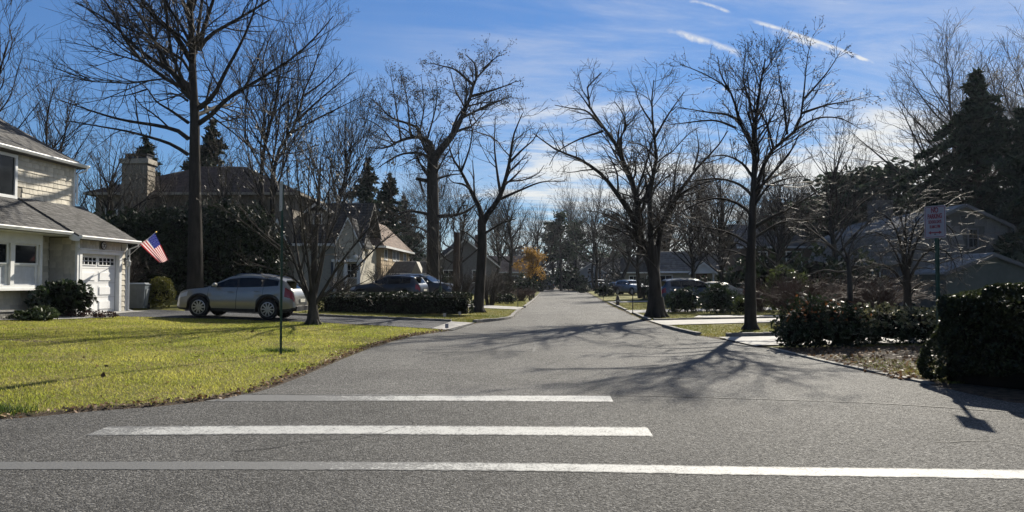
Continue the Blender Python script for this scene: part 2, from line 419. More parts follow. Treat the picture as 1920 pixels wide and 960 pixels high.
from mathutils.geometry import tessellate_polygon
def flat(name, poly, z, m, kind='structure', parent=None):
    V = [Vector((x, y, z)) for x, y in poly]
    fs = [list(f) for f in tessellate_polygon([V])]
    fs = [f if ((V[f[1]] - V[f[0]]).cross(V[f[2]] - V[f[0]])).z > 0 else f[::-1] for f in fs]
    o = link(name, raw_mesh(name, [tuple(v) for v in V], fs, m), parent)
    if kind: o['kind'] = kind
    return o
JOINT = [(-4.09, 9.94), (-2.2, 10.2), (1.36, 10.17), (3.6, 9.85), (5.2, 9.25), (6.2, 8.9), (7.3, 8.6)]
iL = LEFT.index((-4.09, 9.94)); iR = RIGHT.index((7.3, 8.6))
A_MAIN = asphalt('street_asphalt', (.130, .126, .118), 1); A_CROSS = asphalt('cross_street_asphalt', (.100, .097, .091), 2, 1.1)
flat('street', JOINT + RIGHT[iR + 1:] + LEFT[iL + 1:][::-1], 0, A_MAIN)
flat('cross_street', [(-70, -40), (70, -40)] + RIGHT[:iR + 1] + JOINT[1:-1][::-1] + LEFT[:iL + 1][::-1], 0, A_CROSS)

def ribbon(pts, w0, w1=None, z=.004, jit=.0, seed=0, n=60):
    rng = random.Random(seed); P = resample(pts, n); w1 = w1 or w0
    L, Rr = [], []
    for i, p in enumerate(P):
        d = P[min(i + 1, n - 1)] - P[max(i - 1, 0)]; d /= np.linalg.norm(d); nn = np.array([-d[1], d[0]])
        w = (w0 + (w1 - w0) * i / (n - 1)) / 2
        L.append(p + nn * (w + rng.uniform(-jit, jit))); Rr.append(p - nn * (w + rng.uniform(-jit, jit)))
    V = [(x, y, z) for x, y in L] + [(x, y, z) for x, y in Rr]
    return V, [(i, n + i, n + i + 1, i + 1) for i in range(n - 1)]
def ribbon_obj(name, pts, w0, w1, z, m, jit=0., seed=0, n=60):
    V, f = ribbon(pts, w0, w1, z, jit, seed, n)
    V = V + [tuple((np.array(V[i]) + np.array(V[n + i])) / 2) for i in range(n)]
    f = [q for i in range(n - 1) for q in ((n + i, n + i + 1, 2 * n + i + 1, 2 * n + i), (2 * n + i, 2 * n + i + 1, i + 1, i))]
    me = raw_mesh(name, V, f, m); a = me.attributes.new('inner', 'FLOAT', 'POINT'); a.data.foreach_set('value', [0.] * (2 * n) + [1.] * n)
    return structure(name, me)
g2 = lambda px, py, z=0: tuple(on(px, py, z))[:2]
crackm = mat('crack_tar', (.012, .012, .012), .8, .3)
ribbon_obj('road_crack', [g2(430, 739), g2(700, 742), g2(1145, 742), g2(1400, 748), g2(1650, 757), g2(1850, 770), g2(1960, 778)], .035, .045, .006, crackm, .012, 3, 160)
ribbon_obj('road_crack', [g2(800, 661), g2(930, 659), g2(1040, 660), g2(1130, 661)], .05, .03, .005, mat('faint_tar', (.05, .05, .05), .8, .3), .02, 4, 80)
ribbon_obj('road_crack', [g2(1000, 661), g2(1012, 625), g2(1040, 600), g2(1046, 570)], .03, .03, .005, mat('faint_tar', (.05, .05, .05)), .02, 5, 80)
ribbon_obj('road_marking', [g2(400, 746.5), g2(700, 746), g2(1000, 747), g2(1147, 748)], .56, .56, .004, paint('paint_worn_left', .34, .565, -4.0, -.9), .022, 6, 260)
ribbon_obj('road_marking', [g2(182, 808.5), g2(600, 806), g2(1000, 808), g2(1219, 810)], .49, .49, .004, paint('paint_fresh', .47, .575, -4.6, -3.2), .018, 7, 260)
ribbon_obj('road_marking', [g2(-300, 872), g2(0, 873.5), g2(500, 873.5), g2(960, 876), g2(1400, 883), g2(1920, 890), g2(2300, 896)], .26, .30, .004, paint('paint_worn_half', .32, .585, -4.5, 1.3), .012, 8, 320)

def drape(name, A, B, m, off=.03, n=60, k=8, skirt=True):
    a, b = resample(A, n), resample(B, n); T = np.linspace(0, 1, k)
    P = a[:, None] * (1 - T[None, :, None]) + b[:, None] * T[None, :, None]
    Z = np.maximum(gz_np(P[..., 0], P[..., 1]), 0) + off
    V = np.concatenate([P, Z[..., None]], -1).reshape(-1, 3)
    i, j = np.meshgrid(np.arange(n - 1), np.arange(k - 1), indexing='ij'); q = (i * k + j).ravel()
    Fq = np.stack([q, q + k, q + k + 1, q + 1], 1)
    if np.cross(a[-1] - a[0], b[0] - a[0]) < 0: Fq = Fq[:, ::-1]
    return structure(name, raw_mesh(name, V, np.ascontiguousarray(Fq), m, None, True))
drive_asph = asphalt('driveway_asphalt', (.085, .086, .09), 3, .8)
conc = mat('concrete', (.30, .29, .27), .85, .22, 2.2, .3)
DRIVE_A = [(-1.9, 23.9), (-6, 25.1), (-9, 25.4), (-12, 25.3), (-14.55, 24.9)]
DRIVE_B = [(-1.4, 27.9), (-6.3, 28.4), (-10, 29), (-14.3, 29.5)]
drape('driveway', DRIVE_A, DRIVE_B, drive_asph, .02)
drape('apron', [(-2.1, 23.7), (-2.6, 24.1)], [(-1.45, 27.7), (-2.3, 28.0)], mat('apron_concrete', (.26, .25, .235), .85, .3, 3, .3), .028, 8)
PATH_A = [(-24, 18.3), (-18, 19.8), (-14.6, 22.4), (-13.2, 24.6)]
PATH_B = [(-24, 19.7), (-18.6, 21.3), (-15.4, 23.3), (-14.3, 24.9)]
drape('path', PATH_A, PATH_B, conc, .03, 40)
drape('garage_apron', [(-14.95, 25.2), (-14.6, 28.2)], [(-14.2, 25.1), (-13.9, 28.3)], conc, .032, 10)
drape('side_driveway', [(.40, 40.4), (-3, 41.5), (-9, 44.5)], [(.72, 44.2), (-3, 46.5), (-9, 53)], mat('pale_concrete', (.29, .28, .262), .85, .2, 1.5), .03)
drape('side_driveway', [(5.35, 26.2), (9, 26.9), (16, 27.6)], [(5.4, 29.2), (9, 29.5), (16, 30.2)], mat('pale_concrete', (.29, .28, .262)), .03)
drape('side_driveway', [(5.92, 18.0), (9, 18.0), (14, 18.4)], [(5.75, 20.6), (9, 20.8), (14, 21.5)], mat('pale_concrete', (.29, .28, .262)), .03)
drape('side_driveway', [(5.8, 36.2), (9, 37.0), (14, 37.4)], [(6.05, 39.4), (9, 40), (14, 40.5)], mat('pale_concrete', (.29, .28, .262)), .03)
drape('side_driveway', [(7.0, 53.2), (11, 54), (15, 54)], [(7.2, 56), (11, 57), (15, 58)], mat('pale_concrete', (.29, .28, .262)), .03)
drape('path', [(7.6, 31.0), (10.5, 30.6), (13, 29.7)], [(8.2, 32.6), (10.8, 32), (13.4, 31)], conc, .034, 20)

def curb(name, pts, w, h, m, n=60, seed=0):
    rng = random.Random(seed); P = resample(pts, n); b = MB()
    for i in range(n - 1):
        a, c = P[i], P[i + 1]; d = c - a; l = np.linalg.norm(d); mid = (a + c) / 2
        zz = max(gz(*mid), 0)
        b.box((mid[0], mid[1], zz + h / 2 - .08 + rng.uniform(-.006, .006)), (l * .985, w * rng.uniform(.93, 1.05), h + .16), math.atan2(d[1], d[0]))
    return b.build(name, m, None, kind='structure')
curbm = mat('curb_stone', (.17, .16, .145), .85, .35, 5, .4)
curb('kerb', [(-2.3, 28.1), (-6.3, 28.55), (-10, 29.15), (-13, 29.5)], .16, .10, curbm, 40, 1)
curb('kerb', [(-1.42, 28.1), (-.16, 31.2), (.1, 35), (.42, 40.2)], .16, .10, curbm, 40, 2)
curb('kerb', [(.75, 44.4), (2.0, 65), (4.0, 102)], .16, .10, curbm, 60, 3)
curb('kerb', [(6.50, 11.5), (6.32, 13.2), (6.2, 15), (6.13, 17.5)], .12, .012, curbm, 14, 4)
curb('kerb', [(6.0, 20.75), (8, 20.9), (10, 21.1)], .16, .12, curbm, 16, 5)
curb('kerb', [(5.5, 21.8), (5.35, 24), (5.32, 26)], .14, .07, curbm, 16, 6)
curb('kerb', [(5.5, 29.6), (5.9, 36)], .14, .08, curbm, 16, 7)
curb('kerb', [(6.1, 39.6), (7.0, 53)], .14, .08, curbm, 16, 8)
curb('kerb', [(5.6, 29.35), (9, 29.65), (14, 30.2)], .16, .09, curbm, 26, 9)

rngC = random.Random(14)
for k, (x, y, a, n) in enumerate(((2.6, 12.2, .4, 26), (-1.4, 15.5, 1.9, 30), (3.8, 18.5, 2.6, 30), (.8, 24, 1.4, 34), (4.2, 7.4, .1, 24), (-2.6, 7.0, .2, 22), (-1.0, 12.0, 1.5, 18))):
    pts = []
    for i in range(n): pts.append((x, y)); a += rngC.uniform(-.5, .5); x += .11 * math.cos(a); y += .11 * math.sin(a)
    ribbon_obj('road_crack', pts, .018, .008, .005, crackm, .005, 20 + k, 60)
# ---- grass blades and fallen leaves: nobody could count them
rngG = np.random.default_rng(5)
def not_paved(X, Y):
    ok = ~inside(X, Y, POLY)
    for A, B in ((DRIVE_A, DRIVE_B), (PATH_A, PATH_B)): ok &= ~inside(X, Y, A + B[::-1])
    return ok
def blades(X, Y, h, w, lean=.5):
    n = len(X); Z = np.maximum(gz_np(X, Y), 0) - .005
    a = rngG.uniform(0, 2 * np.pi, n); hh = h * rngG.uniform(.5, 1.3, n); ww = w * rngG.uniform(.6, 1.3, n)
    dx, dy = np.cos(a) * ww / 2, np.sin(a) * ww / 2
    lx, ly = rngG.normal(0, lean, n) * hh, rngG.normal(0, lean, n) * hh
    V = np.stack([np.stack([X - dx, Y - dy, Z], 1), np.stack([X + dx, Y + dy, Z], 1), np.stack([X + lx, Y + ly, Z + hh], 1)], 1).reshape(-1, 3)
    return V, np.arange(3 * n).reshape(-1, 3)
def sample(n, x0, x1, y0, y1, p=1.6):
    Y = y0 + (y1 - y0) * rngG.random(n) ** p; X = rngG.uniform(x0, x1, n); return X, Y
X1, Y1 = sample(330000, -17, -1.5, 8.2, 25.5, 1.35)
vis = (np.abs(X1) < Y1 * .72 + .5) & not_paved(X1, Y1) & (dirt_of(X1, Y1) < rngG.uniform(.25, .9, len(X1)))
X1, Y1 = X1[vis], Y1[vis]
grassm = mat('grass_blade', (.25, .285, .042), .6, .3, .6, trans=.55, isl=.5, spec=.35, col2=(.42, .40, .085))
kS = (rngG.random(len(X1)) < .12 + .26 * (np.sin(X1 * 1.3 + Y1 * .7) * np.sin(Y1 * 1.9 - X1 * .4) > .25))
V, f = blades(X1[~kS], Y1[~kS], .038 * (1 + .3 * np.sin(X1 * 2.1) * np.sin(Y1 * 1.7))[~kS], (.007 + .00055 * Y1)[~kS]); link('lawn_grass', raw_mesh('lawn_grass', V, f, grassm), kind='stuff')
V, f = blades(X1[kS], Y1[kS], .034, (.007 + .0006 * Y1)[kS], .9); link('straw_grass', raw_mesh('straw_grass', V, f, mat('straw_blade', (.30, .24, .10), .7, .3, .6, trans=.4, isl=.5, col2=(.42, .36, .18))), kind='stuff')
Xk, Yk = sample(26, -13, -3.6, 9.2, 22, 1.3)
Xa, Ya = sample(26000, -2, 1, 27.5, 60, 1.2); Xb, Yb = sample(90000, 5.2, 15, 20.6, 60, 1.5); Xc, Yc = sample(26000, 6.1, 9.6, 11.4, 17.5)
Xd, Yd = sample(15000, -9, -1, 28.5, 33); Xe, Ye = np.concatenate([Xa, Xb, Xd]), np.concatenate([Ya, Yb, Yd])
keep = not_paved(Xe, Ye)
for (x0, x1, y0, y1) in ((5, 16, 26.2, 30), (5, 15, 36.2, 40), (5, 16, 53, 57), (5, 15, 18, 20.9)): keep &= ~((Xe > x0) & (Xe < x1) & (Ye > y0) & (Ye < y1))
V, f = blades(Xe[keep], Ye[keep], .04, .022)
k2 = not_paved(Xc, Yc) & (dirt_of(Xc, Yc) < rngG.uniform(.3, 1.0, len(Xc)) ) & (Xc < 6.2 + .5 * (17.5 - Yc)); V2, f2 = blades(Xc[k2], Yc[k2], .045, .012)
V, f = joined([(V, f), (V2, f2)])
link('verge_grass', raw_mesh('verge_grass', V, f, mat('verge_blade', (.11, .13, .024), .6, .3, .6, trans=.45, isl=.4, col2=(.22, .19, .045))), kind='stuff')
# taller untrimmed tufts round the sign post, the trunk foot and the corner of the lawn
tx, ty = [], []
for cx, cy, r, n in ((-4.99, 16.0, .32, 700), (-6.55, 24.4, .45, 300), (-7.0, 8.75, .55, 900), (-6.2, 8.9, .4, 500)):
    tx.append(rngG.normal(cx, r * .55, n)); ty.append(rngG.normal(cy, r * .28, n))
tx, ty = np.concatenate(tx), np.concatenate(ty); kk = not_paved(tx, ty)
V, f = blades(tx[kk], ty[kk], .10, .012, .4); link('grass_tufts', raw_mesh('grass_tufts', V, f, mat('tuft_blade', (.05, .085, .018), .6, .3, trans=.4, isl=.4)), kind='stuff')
def litter(name, X, Y, size, m):
    Z = np.maximum(gz_np(X, Y), 0) + .012 + rngG.random(len(X)) * .02
    V, f = leaf_quads(rngG, np.stack([X, Y, Z], 1), size, up=.75); link(name, raw_mesh(name, V, f, m), kind='stuff')
leafm = mat('dry_leaf', (.12, .065, .03), .7, .4, 3, isl=.6, trans=.25, col2=(.25, .17, .10))
px_, py_ = [], []
Pl = resample(LEFT[2:12], 400)
for _ in range(2600):
    p = Pl[int(rngG.integers(0, 400))]; px_.append(p[0] - abs(rngG.normal(0, .16)) + .05); py_.append(p[1] + rngG.normal(0, .1))
Xl, Yl = sample(240, -16, -3.5, 8.6, 24); Xr, Yr = sample(1500, 6.2, 9.5, 12, 17.5)
Xq, Yq = np.concatenate([px_, Xl]), np.concatenate([py_, Yl]); kq = not_paved(Xq, Yq) | (rngG.random(len(Xq)) < .12)
litter('fallen_leaves', Xq[kq], Yq[kq], .038, leafm)
litter('fallen_leaves', Xr, Yr, .05, leafm)
litter('fallen_leaves', Xk, Yk, .065, mat('dark_leaf', (.05, .028, .016), .8, .3, 3, isl=.5))
Xs, Ys = sample(1000, -22, -14, 21.5, 25.6); kb = inside(Xs, Ys, BED2); litter('bed_mulch', Xs[kb], Ys[kb], .07, mat('mulch', (.035, .024, .018), .9, .4, isl=.6))
# pebbles and grit on the road
Xg, Yg = sample(70, -6, 8, 5.5, 20, 1.2)
bq = MB()
for x, y in zip(Xg, Yg):
    s = rngG.uniform(.004, .011); bq.box((x, y, s * .3), (s * 1.6, s, s * .7), rngG.uniform(0, 3))
bq.build('road_grit', mat('grit', (.03, .026, .022), .8, .4, isl=.5), None, kind='stuff')
# ================================================================== TREES
BARK = mat('bark', (.030, .026, .022), .9, .35, 5, .8, spec=.15, stretch=(1, 1, .25))
BARK_G = mat('bark_grey', (.055, .048, .040), .9, .35, 5, .8, spec=.15, stretch=(1, 1, .25))
TWIG = mat('twig', (.040, .032, .026), .75, .2, 2, spec=.25)
TWIG_P = mat('twig_pale', (.115, .095, .075), .6, .2, 2, spec=.35)
def limbs_px(Y, limbs, rng, spread=.55):
    """limbs as picture columns/rows at depth Y with a depth lean of their own: [(pts, r0, r1, lean)]"""
    out = []
    for pts, r0, r1, lean in limbs:
        P = [at(px, py, Y) for px, py in pts]
        base = P[0]; Q = []
        L = sum((P[i + 1] - P[i]).length for i in range(len(P) - 1)); s = 0
        for i, p in enumerate(P):
            if i: s += (p - P[i - 1]).length
            dy = lean * s
            q_ = Vector((0, 0, EYE)) + (p - Vector((0, 0, EYE))) * ((Y + dy) / Y)
            Q.append(tuple(q_) + (r0 + (r1 - r0) * (s / L) ** .8,))
        out.append(resample(Q, 12))
    return np.array(out)
def crown_from(rng, P, R, levels, t0=None):
    parts, ends, k = [], [], 0
    for lv in levels:
        lv = dict(lv); sides = lv.pop('sides', 3)
        P, R = spawn(rng, P, R, t0=t0, **lv); t0 = None
        if not len(P): break
        P[..., 2] = np.maximum(P[..., 2], .35)
        parts.append((P, R, sides)); ends.append(P)
    return parts, ends
def mesh_tree(name, root, limbs, parts, mt, mc, sides=8, extra=None, flare=True, shared=None):
    P, R = limbs[..., :3], limbs[..., 3]
    o = Vector(root.location)
    tv, tf = tubes(P, R, sides)
    big = [tubes(p, r, s) for p, r, s in parts if s > 3]
    fine = [tubes(p, r, s) for p, r, s in parts if s <= 3]
    V, f = joined([(tv, tf)] + big); link('trunk', raw_mesh('trunk', V - np.array(o), f, mt, None, True), root)
    if extra is not None: fine = fine
    V, f = joined(fine); link('crown', raw_mesh('crown', V - np.array(o), f, mc, None, False), root)
    if extra is not None:
        ev, ef, em, en = extra; link(en, raw_mesh(en, ev - np.array(o), ef, em), root)
def foot(rng, P, R, Y=None):                 # root flare under a trunk: short buttresses
    base = P; out = []
    for k in range(7):
        a = k * 2 * math.pi / 7 + rng.uniform(-.3, .3); r = R
        q_ = [(base[0] + math.cos(a) * r * .25, base[1] + math.sin(a) * r * .25, base[2] + r * 2.2, r * .62),
              (base[0] + math.cos(a) * r * .62, base[1] + math.sin(a) * r * .62, base[2] + r * .75, r * .52),
              (base[0] + math.cos(a) * r * 1.15, base[1] + math.sin(a) * r * 1.15, base[2] + .04, r * .34),
              (base[0] + math.cos(a) * r * 1.75, base[1] + math.sin(a) * r * 1.75, base[2] - .08, r * .12)]
        out.append(resample(q_, 12))
    return np.array(out)
def hero(name, label, cat, seed, basepx, Y, limbs, levels, mt=BARK, mc=TWIG, zbase=None, buds=None, flare=None, extra_limbs=0, sides=8, t0=.45):
    rng = np.random.default_rng(seed)
    b = gp(basepx, Y); root = thing(name, label, cat, b)
    Ls = limbs_px(Y, limbs, rng)
    Ls[0, 0, 2] = b.z - .15
    if extra_limbs:                          # limbs towards and away from the street that the flat picture hides
        t = Ls[0]; new = []
        for k in range(extra_limbs):
            f = rng.uniform(.52, .95) * 11; i = int(f); s = t[i]
            sg = 1 if k % 2 else -1; a = rng.uniform(-.7, .7) + (math.pi / 2) * sg
            L = rng.uniform(.25, .42) * (t[-1, 2] - t[0, 2]) * (1.2 - f / 22); d = np.array([math.cos(a), math.sin(a), rng.uniform(.5, 1.0)]); d /= np.linalg.norm(d)
            new.append(resample([tuple(s[:3]) + (s[3] * .55,), tuple(s[:3] + d * L * .5 + rng.normal(0, .2, 3)) + (s[3] * .35,), tuple(s[:3] + d * L + np.array([0, 0, L * .25])) + (.02,)], 12))
        Ls = np.concatenate([Ls, np.array(new)])
    parts, ends = crown_from(rng, Ls[..., :3], Ls[..., 3], levels, t0)
    if flare: Ls = np.concatenate([Ls, foot(rng, np.array(b), flare)])
    extra = None
    if buds:
        n, size, m_, nm, spread = buds
        E_ = np.concatenate([e[:, 1:].reshape(-1, 3) for e in ends[-2:]])
        C = E_[rng.integers(0, len(E_), n)] + rng.normal(0, spread, (n, 3))
        V, f = leaf_quads(rng, C, size, elong=2.0); extra = (V, f, m_, nm)
    mesh_tree(name, root, Ls, parts, mt, mc, sides, extra)
    return root
LV = lambda d1, d2, d3, d4=0, a=.75, up=.18, c=(900, 5000, 9000, 12000), lr=(.46, .56, .62, .7), th=1.: [
    dict(dens=d1, ang=a, lr=lr[0], rr=.5, npts=6, up=up, wander=.16, tmin=.12, lmin=.5, cap=c[0], sides=4, rmin=.013 * th),
    dict(dens=d2, ang=a, lr=lr[1], rr=.6, npts=4, up=up, wander=.18, tmin=.15, lmin=.3, cap=c[1], rmin=.011 * th),
    dict(dens=d3, ang=a, lr=lr[2], rr=.7, npts=3, up=up, wander=.2, tmin=.15, lmin=.2, cap=c[2], rmin=.0095 * th)] + ([
    dict(dens=d4, ang=a, lr=lr[3], rr=.8, npts=3, up=up, wander=.2, tmin=.1, lmin=.15, cap=c[3], rmin=.008 * th)] if d4 else [])
CLING = mat('clinging_leaf', (.030, .026, .018), .7, .4, 2, isl=.5, trans=.2)
BUD = mat('bud', (.060, .050, .038), .7, .3, 2, isl=.4)

hero('oak_tree', 'tall broad bare tree with straight black trunk rising behind the silver car', 'tree', 1, 366, 33, [
    ([(366, 560), (366, 400), (365, 300), (366, 240), (362, 160), (360, 80), (356, 0), (352, -90), (350, -180)], .40, .05, 0),
    ([(353, 290), (320, 270), (273, 255), (233, 245), (187, 237), (133, 227)], 0.090, .02, -.25),
    ([(353, 260), (333, 245), (293, 235), (240, 227), (200, 217), (157, 203), (110, 187)], 0.107, .02, .12),
    ([(353, 230), (320, 207), (293, 190), (277, 167), (262, 155)], 0.082, .02, .3),
    ([(353, 190), (335, 178), (310, 176), (285, 178)], 0.057, .015, -.4),
    ([(353, 167), (320, 133), (283, 110), (253, 87), (227, 60), (200, 37), (167, 17), (140, 5)], 0.131, .02, -.1),
    ([(353, 160), (340, 150), (317, 127), (293, 83), (267, 37), (240, 0), (215, -40), (195, -80)], 0.123, .02, .2),
    ([(356, 110), (333, 70), (300, 43), (273, 13), (250, -25)], 0.115, .02, -.3),
    ([(372, 232), (400, 212), (430, 181), (465, 162), (527, 123), (560, 100), (600, 60), (625, 30)], 0.123, .02, .1),
    ([(373, 203), (400, 180), (420, 140), (440, 103), (457, 70), (477, 20), (490, -30)], 0.123, .02, -.2),
    ([(387, 187), (397, 150), (405, 105)], 0.049, .015, .5),
    ([(373, 93), (393, 67), (433, 43), (473, 20), (520, -10), (560, -40)], 0.107, .02, .25),
    ([(373, 95), (383, 50), (400, 0), (415, -60), (425, -120)], 0.115, .02, -.35),
    ([(366, 100), (375, 30), (385, -50), (392, -130)], 0.107, .02, .4),
    ([(362, 60), (345, 10), (325, -50), (300, -110)], 0.098, .02, .1),
    ([(360, 20), (385, -60), (420, -140)], .1, .02, -.2), ([(358, -20), (330, -90), (300, -160)], .1, .02, .2),
    ([(430, 181), (455, 165), (500, 158), (540, 150)], 0.049, .015, .1), ([(277, 167), (240, 178), (200, 182)], 0.041, .012, -.1)],
    LV(1.6, 2.3, 3.2, 2.4, .74, .09, (360, 2400, 8000, 9500), (.42, .56, .64, .7), .64), flare=None, extra_limbs=2)

hero('magnolia_tree', 'low bare tree of many thin stems spreading from one short trunk on the lawn', 'tree', 2, 588, 24.4, [
    ([(588, 612), (587, 590), (586, 560), (588, 520), (592, 440), (598, 360), (602, 290)], 0.184, .015, 0),
    ([(585, 575), (570, 540), (548, 480), (520, 425), (490, 375), (462, 335)], 0.063, .01, -.2),
    ([(584, 570), (562, 500), (550, 420), (540, 340), (536, 265)], 0.059, .01, .2),
    ([(586, 560), (576, 480), (566, 400), (556, 310), (552, 250)], 0.052, .01, -.35),
    ([(588, 560), (585, 470), (578, 380), (582, 280), (590, 235)], 0.056, .01, .4),
    ([(590, 560), (605, 490), (615, 420), (618, 330), (628, 270)], 0.056, .01, .1),
    ([(592, 570), (615, 530), (648, 480), (690, 430), (722, 395), (742, 350)], 0.059, .01, -.15),
    ([(592, 565), (625, 540), (665, 505), (710, 460), (752, 425), (775, 395)], 0.052, .01, .25),
    ([(583, 572), (555, 525), (510, 505), (470, 492), (437, 470)], 0.044, .008, -.3),
    ([(560, 500), (525, 470), (480, 435), (440, 405), (408, 385)], 0.037, .008, .15),
    ([(548, 480), (515, 455), (470, 415), (430, 360), (405, 335)], 0.037, .008, -.1),
    ([(590, 540), (610, 460), (640, 390), (660, 330)], 0.044, .008, -.3), ([(594, 560), (640, 545), (680, 530), (705, 515)], 0.033, .008, .2)],
    LV(2.2, 2.8, 3.4, 0, .52, .22, (260, 1300, 3200), (.42, .54, .62, .7), .6), BARK_G, TWIG_P, flare=.20, buds=(1500, .05, mat('pale_bud', (.13, .115, .09), .6, .3, isl=.4), 'buds', .03))

hero('gnarled_tree', 'massive old tree with broken stub and tufts of clinging leaves above the parked cars', 'tree', 3, 812, 55, [
    ([(812, 562), (812, 480), (812, 400), (811, 330), (812, 295)], .52, .42, 0),
    ([(813, 300), (820, 288), (848, 254), (865, 221), (882, 181), (893, 147), (921, 119)], .34, .03, .1),
    ([(882, 181), (921, 170), (950, 160), (968, 152)], .12, .03, -.2), ([(887, 159), (854, 131), (830, 124), (807, 118)], .12, .03, .2),
    ([(893, 147), (890, 120), (872, 102)], .1, .03, -.3), ([(865, 221), (900, 205), (935, 190), (955, 178)], .1, .03, .3), ([(905, 130), (930, 108), (945, 102)], .08, .02, 0),
    ([(811, 300), (809, 271), (786, 257), (752, 263), (724, 277), (688, 277)], .22, .03, -.1),
    ([(790, 258), (783, 240), (760, 230), (733, 220), (713, 200), (696, 185)], .13, .03, .25),
    ([(810, 310), (807, 297), (783, 287), (750, 290), (720, 307), (708, 316)], .14, .03, -.2),
    ([(752, 262), (745, 220), (738, 170), (732, 140)], .08, .02, .2), ([(770, 256), (765, 200), (758, 160), (748, 130)], .08, .02, -.3), ([(785, 256), (795, 200), (790, 145)], .08, .02, .3),
    ([(800, 265), (815, 210), (820, 170), (815, 140)], .08, .02, -.2), ([(740, 270), (715, 240), (690, 225), (672, 222)], .07, .02, .2),
    ([(820, 406), (854, 403), (876, 395), (905, 372)], .17, .03, -.3), ([(808, 340), (785, 336), (780, 334)], .16, .13, -.1), ([(786, 336), (794, 362)], .10, .06, -.1),
    ([(805, 402), (770, 396), (740, 404), (715, 420)], .13, .03, .3), ([(820, 335), (845, 328), (870, 326)], .1, .03, .4), ([(808, 440), (780, 425), (750, 430)], .09, .02, -.3)],
    LV(1.9, 2.2, 2.8, 0, .75, .12, (480, 2900, 6500)), buds=(9000, .065, CLING, 'clinging_leaves', .12), extra_limbs=0, t0=0.8)

hero('locust_tree', 'slender forked dark tree leaning over the kerb beside the low hedge end', 'tree', 4, 896, 36, [
    ([(896, 589), (899, 550), (901, 519), (904, 470), (904, 445), (903, 412)], .27, .21, 0),
    ([(903, 420), (901, 395), (882, 356), (865, 322), (848, 294), (838, 255)], .16, .02, .1),
    ([(904, 422), (907, 412), (932, 378), (944, 350), (955, 305), (963, 254), (980, 212)], .17, .02, -.1),
    ([(934, 375), (977, 356), (1017, 341), (1060, 340)], .08, .015, .2), ([(905, 440), (925, 428), (944, 417), (968, 410)], .08, .02, -.3),
    ([(938, 360), (932, 322), (927, 271), (929, 220)], .08, .015, .3), ([(882, 356), (868, 345), (850, 342), (838, 330)], .06, .015, -.3),
    ([(955, 305), (980, 280), (1000, 262), (1012, 240)], .07, .015, .1), ([(865, 322), (880, 280), (885, 245), (880, 215)], .06, .015, .3),
    ([(900, 460), (880, 440), (860, 430)], .06, .015, .4), ([(944, 350), (975, 320), (990, 300)], .05, .012, -.4)],
    LV(1.6, 2.4, 3.0, 0, .8, .07, (280, 1700, 4200), (.46, .58, .64, .7), .85), flare=.27, t0=0.92)

hero('maple_tree', 'large three stemmed bare tree with thick trunk on the verge of the street', 'tree', 5, 1229, 32, [
    ([(1229, 594), (1228, 560), (1228, 530), (1226, 500), (1224, 462)], 0.378, .17, 0),
    ([(1228, 540), (1223, 508), (1214, 480), (1205, 462), (1197, 417), (1191, 356), (1169, 305), (1152, 266), (1135, 243), (1107, 204), (1101, 164), (1128, 136)], 0.220, .02, .1),
    ([(1196, 420), (1163, 372), (1129, 328), (1084, 297), (1045, 282), (1000, 250)], 0.141, .02, -.12),
    ([(1130, 240), (1101, 209), (1070, 203), (1040, 197)], 0.062, .015, .2), ([(1163, 290), (1163, 260), (1174, 237), (1166, 210), (1152, 190)], 0.062, .015, -.3),
    ([(1130, 246), (1084, 262), (1045, 285), (1030, 310)], 0.053, .015, .3), ([(1107, 204), (1090, 180), (1075, 165)], 0.044, .012, -.2),
    ([(1228, 545), (1225, 510), (1222, 485), (1219, 417), (1219, 356), (1231, 299), (1225, 243), (1222, 192), (1226, 150)], 0.185, .02, -.08),
    ([(1228, 294), (1202, 271), (1174, 268)], 0.053, .015, .4), ([(1226, 262), (1253, 215), (1283, 172)], 0.062, .015, -.3), ([(1225, 235), (1200, 195), (1190, 160)], 0.053, .012, .3),
    ([(1229, 545), (1230, 512), (1231, 485), (1242, 417), (1262, 378), (1281, 350), (1315, 305), (1340, 282), (1365, 245)], 0.176, .02, .1),
    ([(1262, 380), (1290, 355), (1330, 340), (1370, 335)], 0.062, .015, -.2), ([(1242, 420), (1262, 360), (1268, 310), (1280, 270)], 0.070, .015, .3),
    ([(1205, 462), (1170, 420), (1130, 400), (1095, 395)], 0.062, .015, .4), ([(1300, 320), (1310, 280), (1305, 240)], 0.053, .012, -.3)],
    LV(2.5, 3.6, 4.2, 0, .85, .05, (520, 3000, 8000), (.30, .58, .66, .7), .68), flare=.38, t0=0.95)

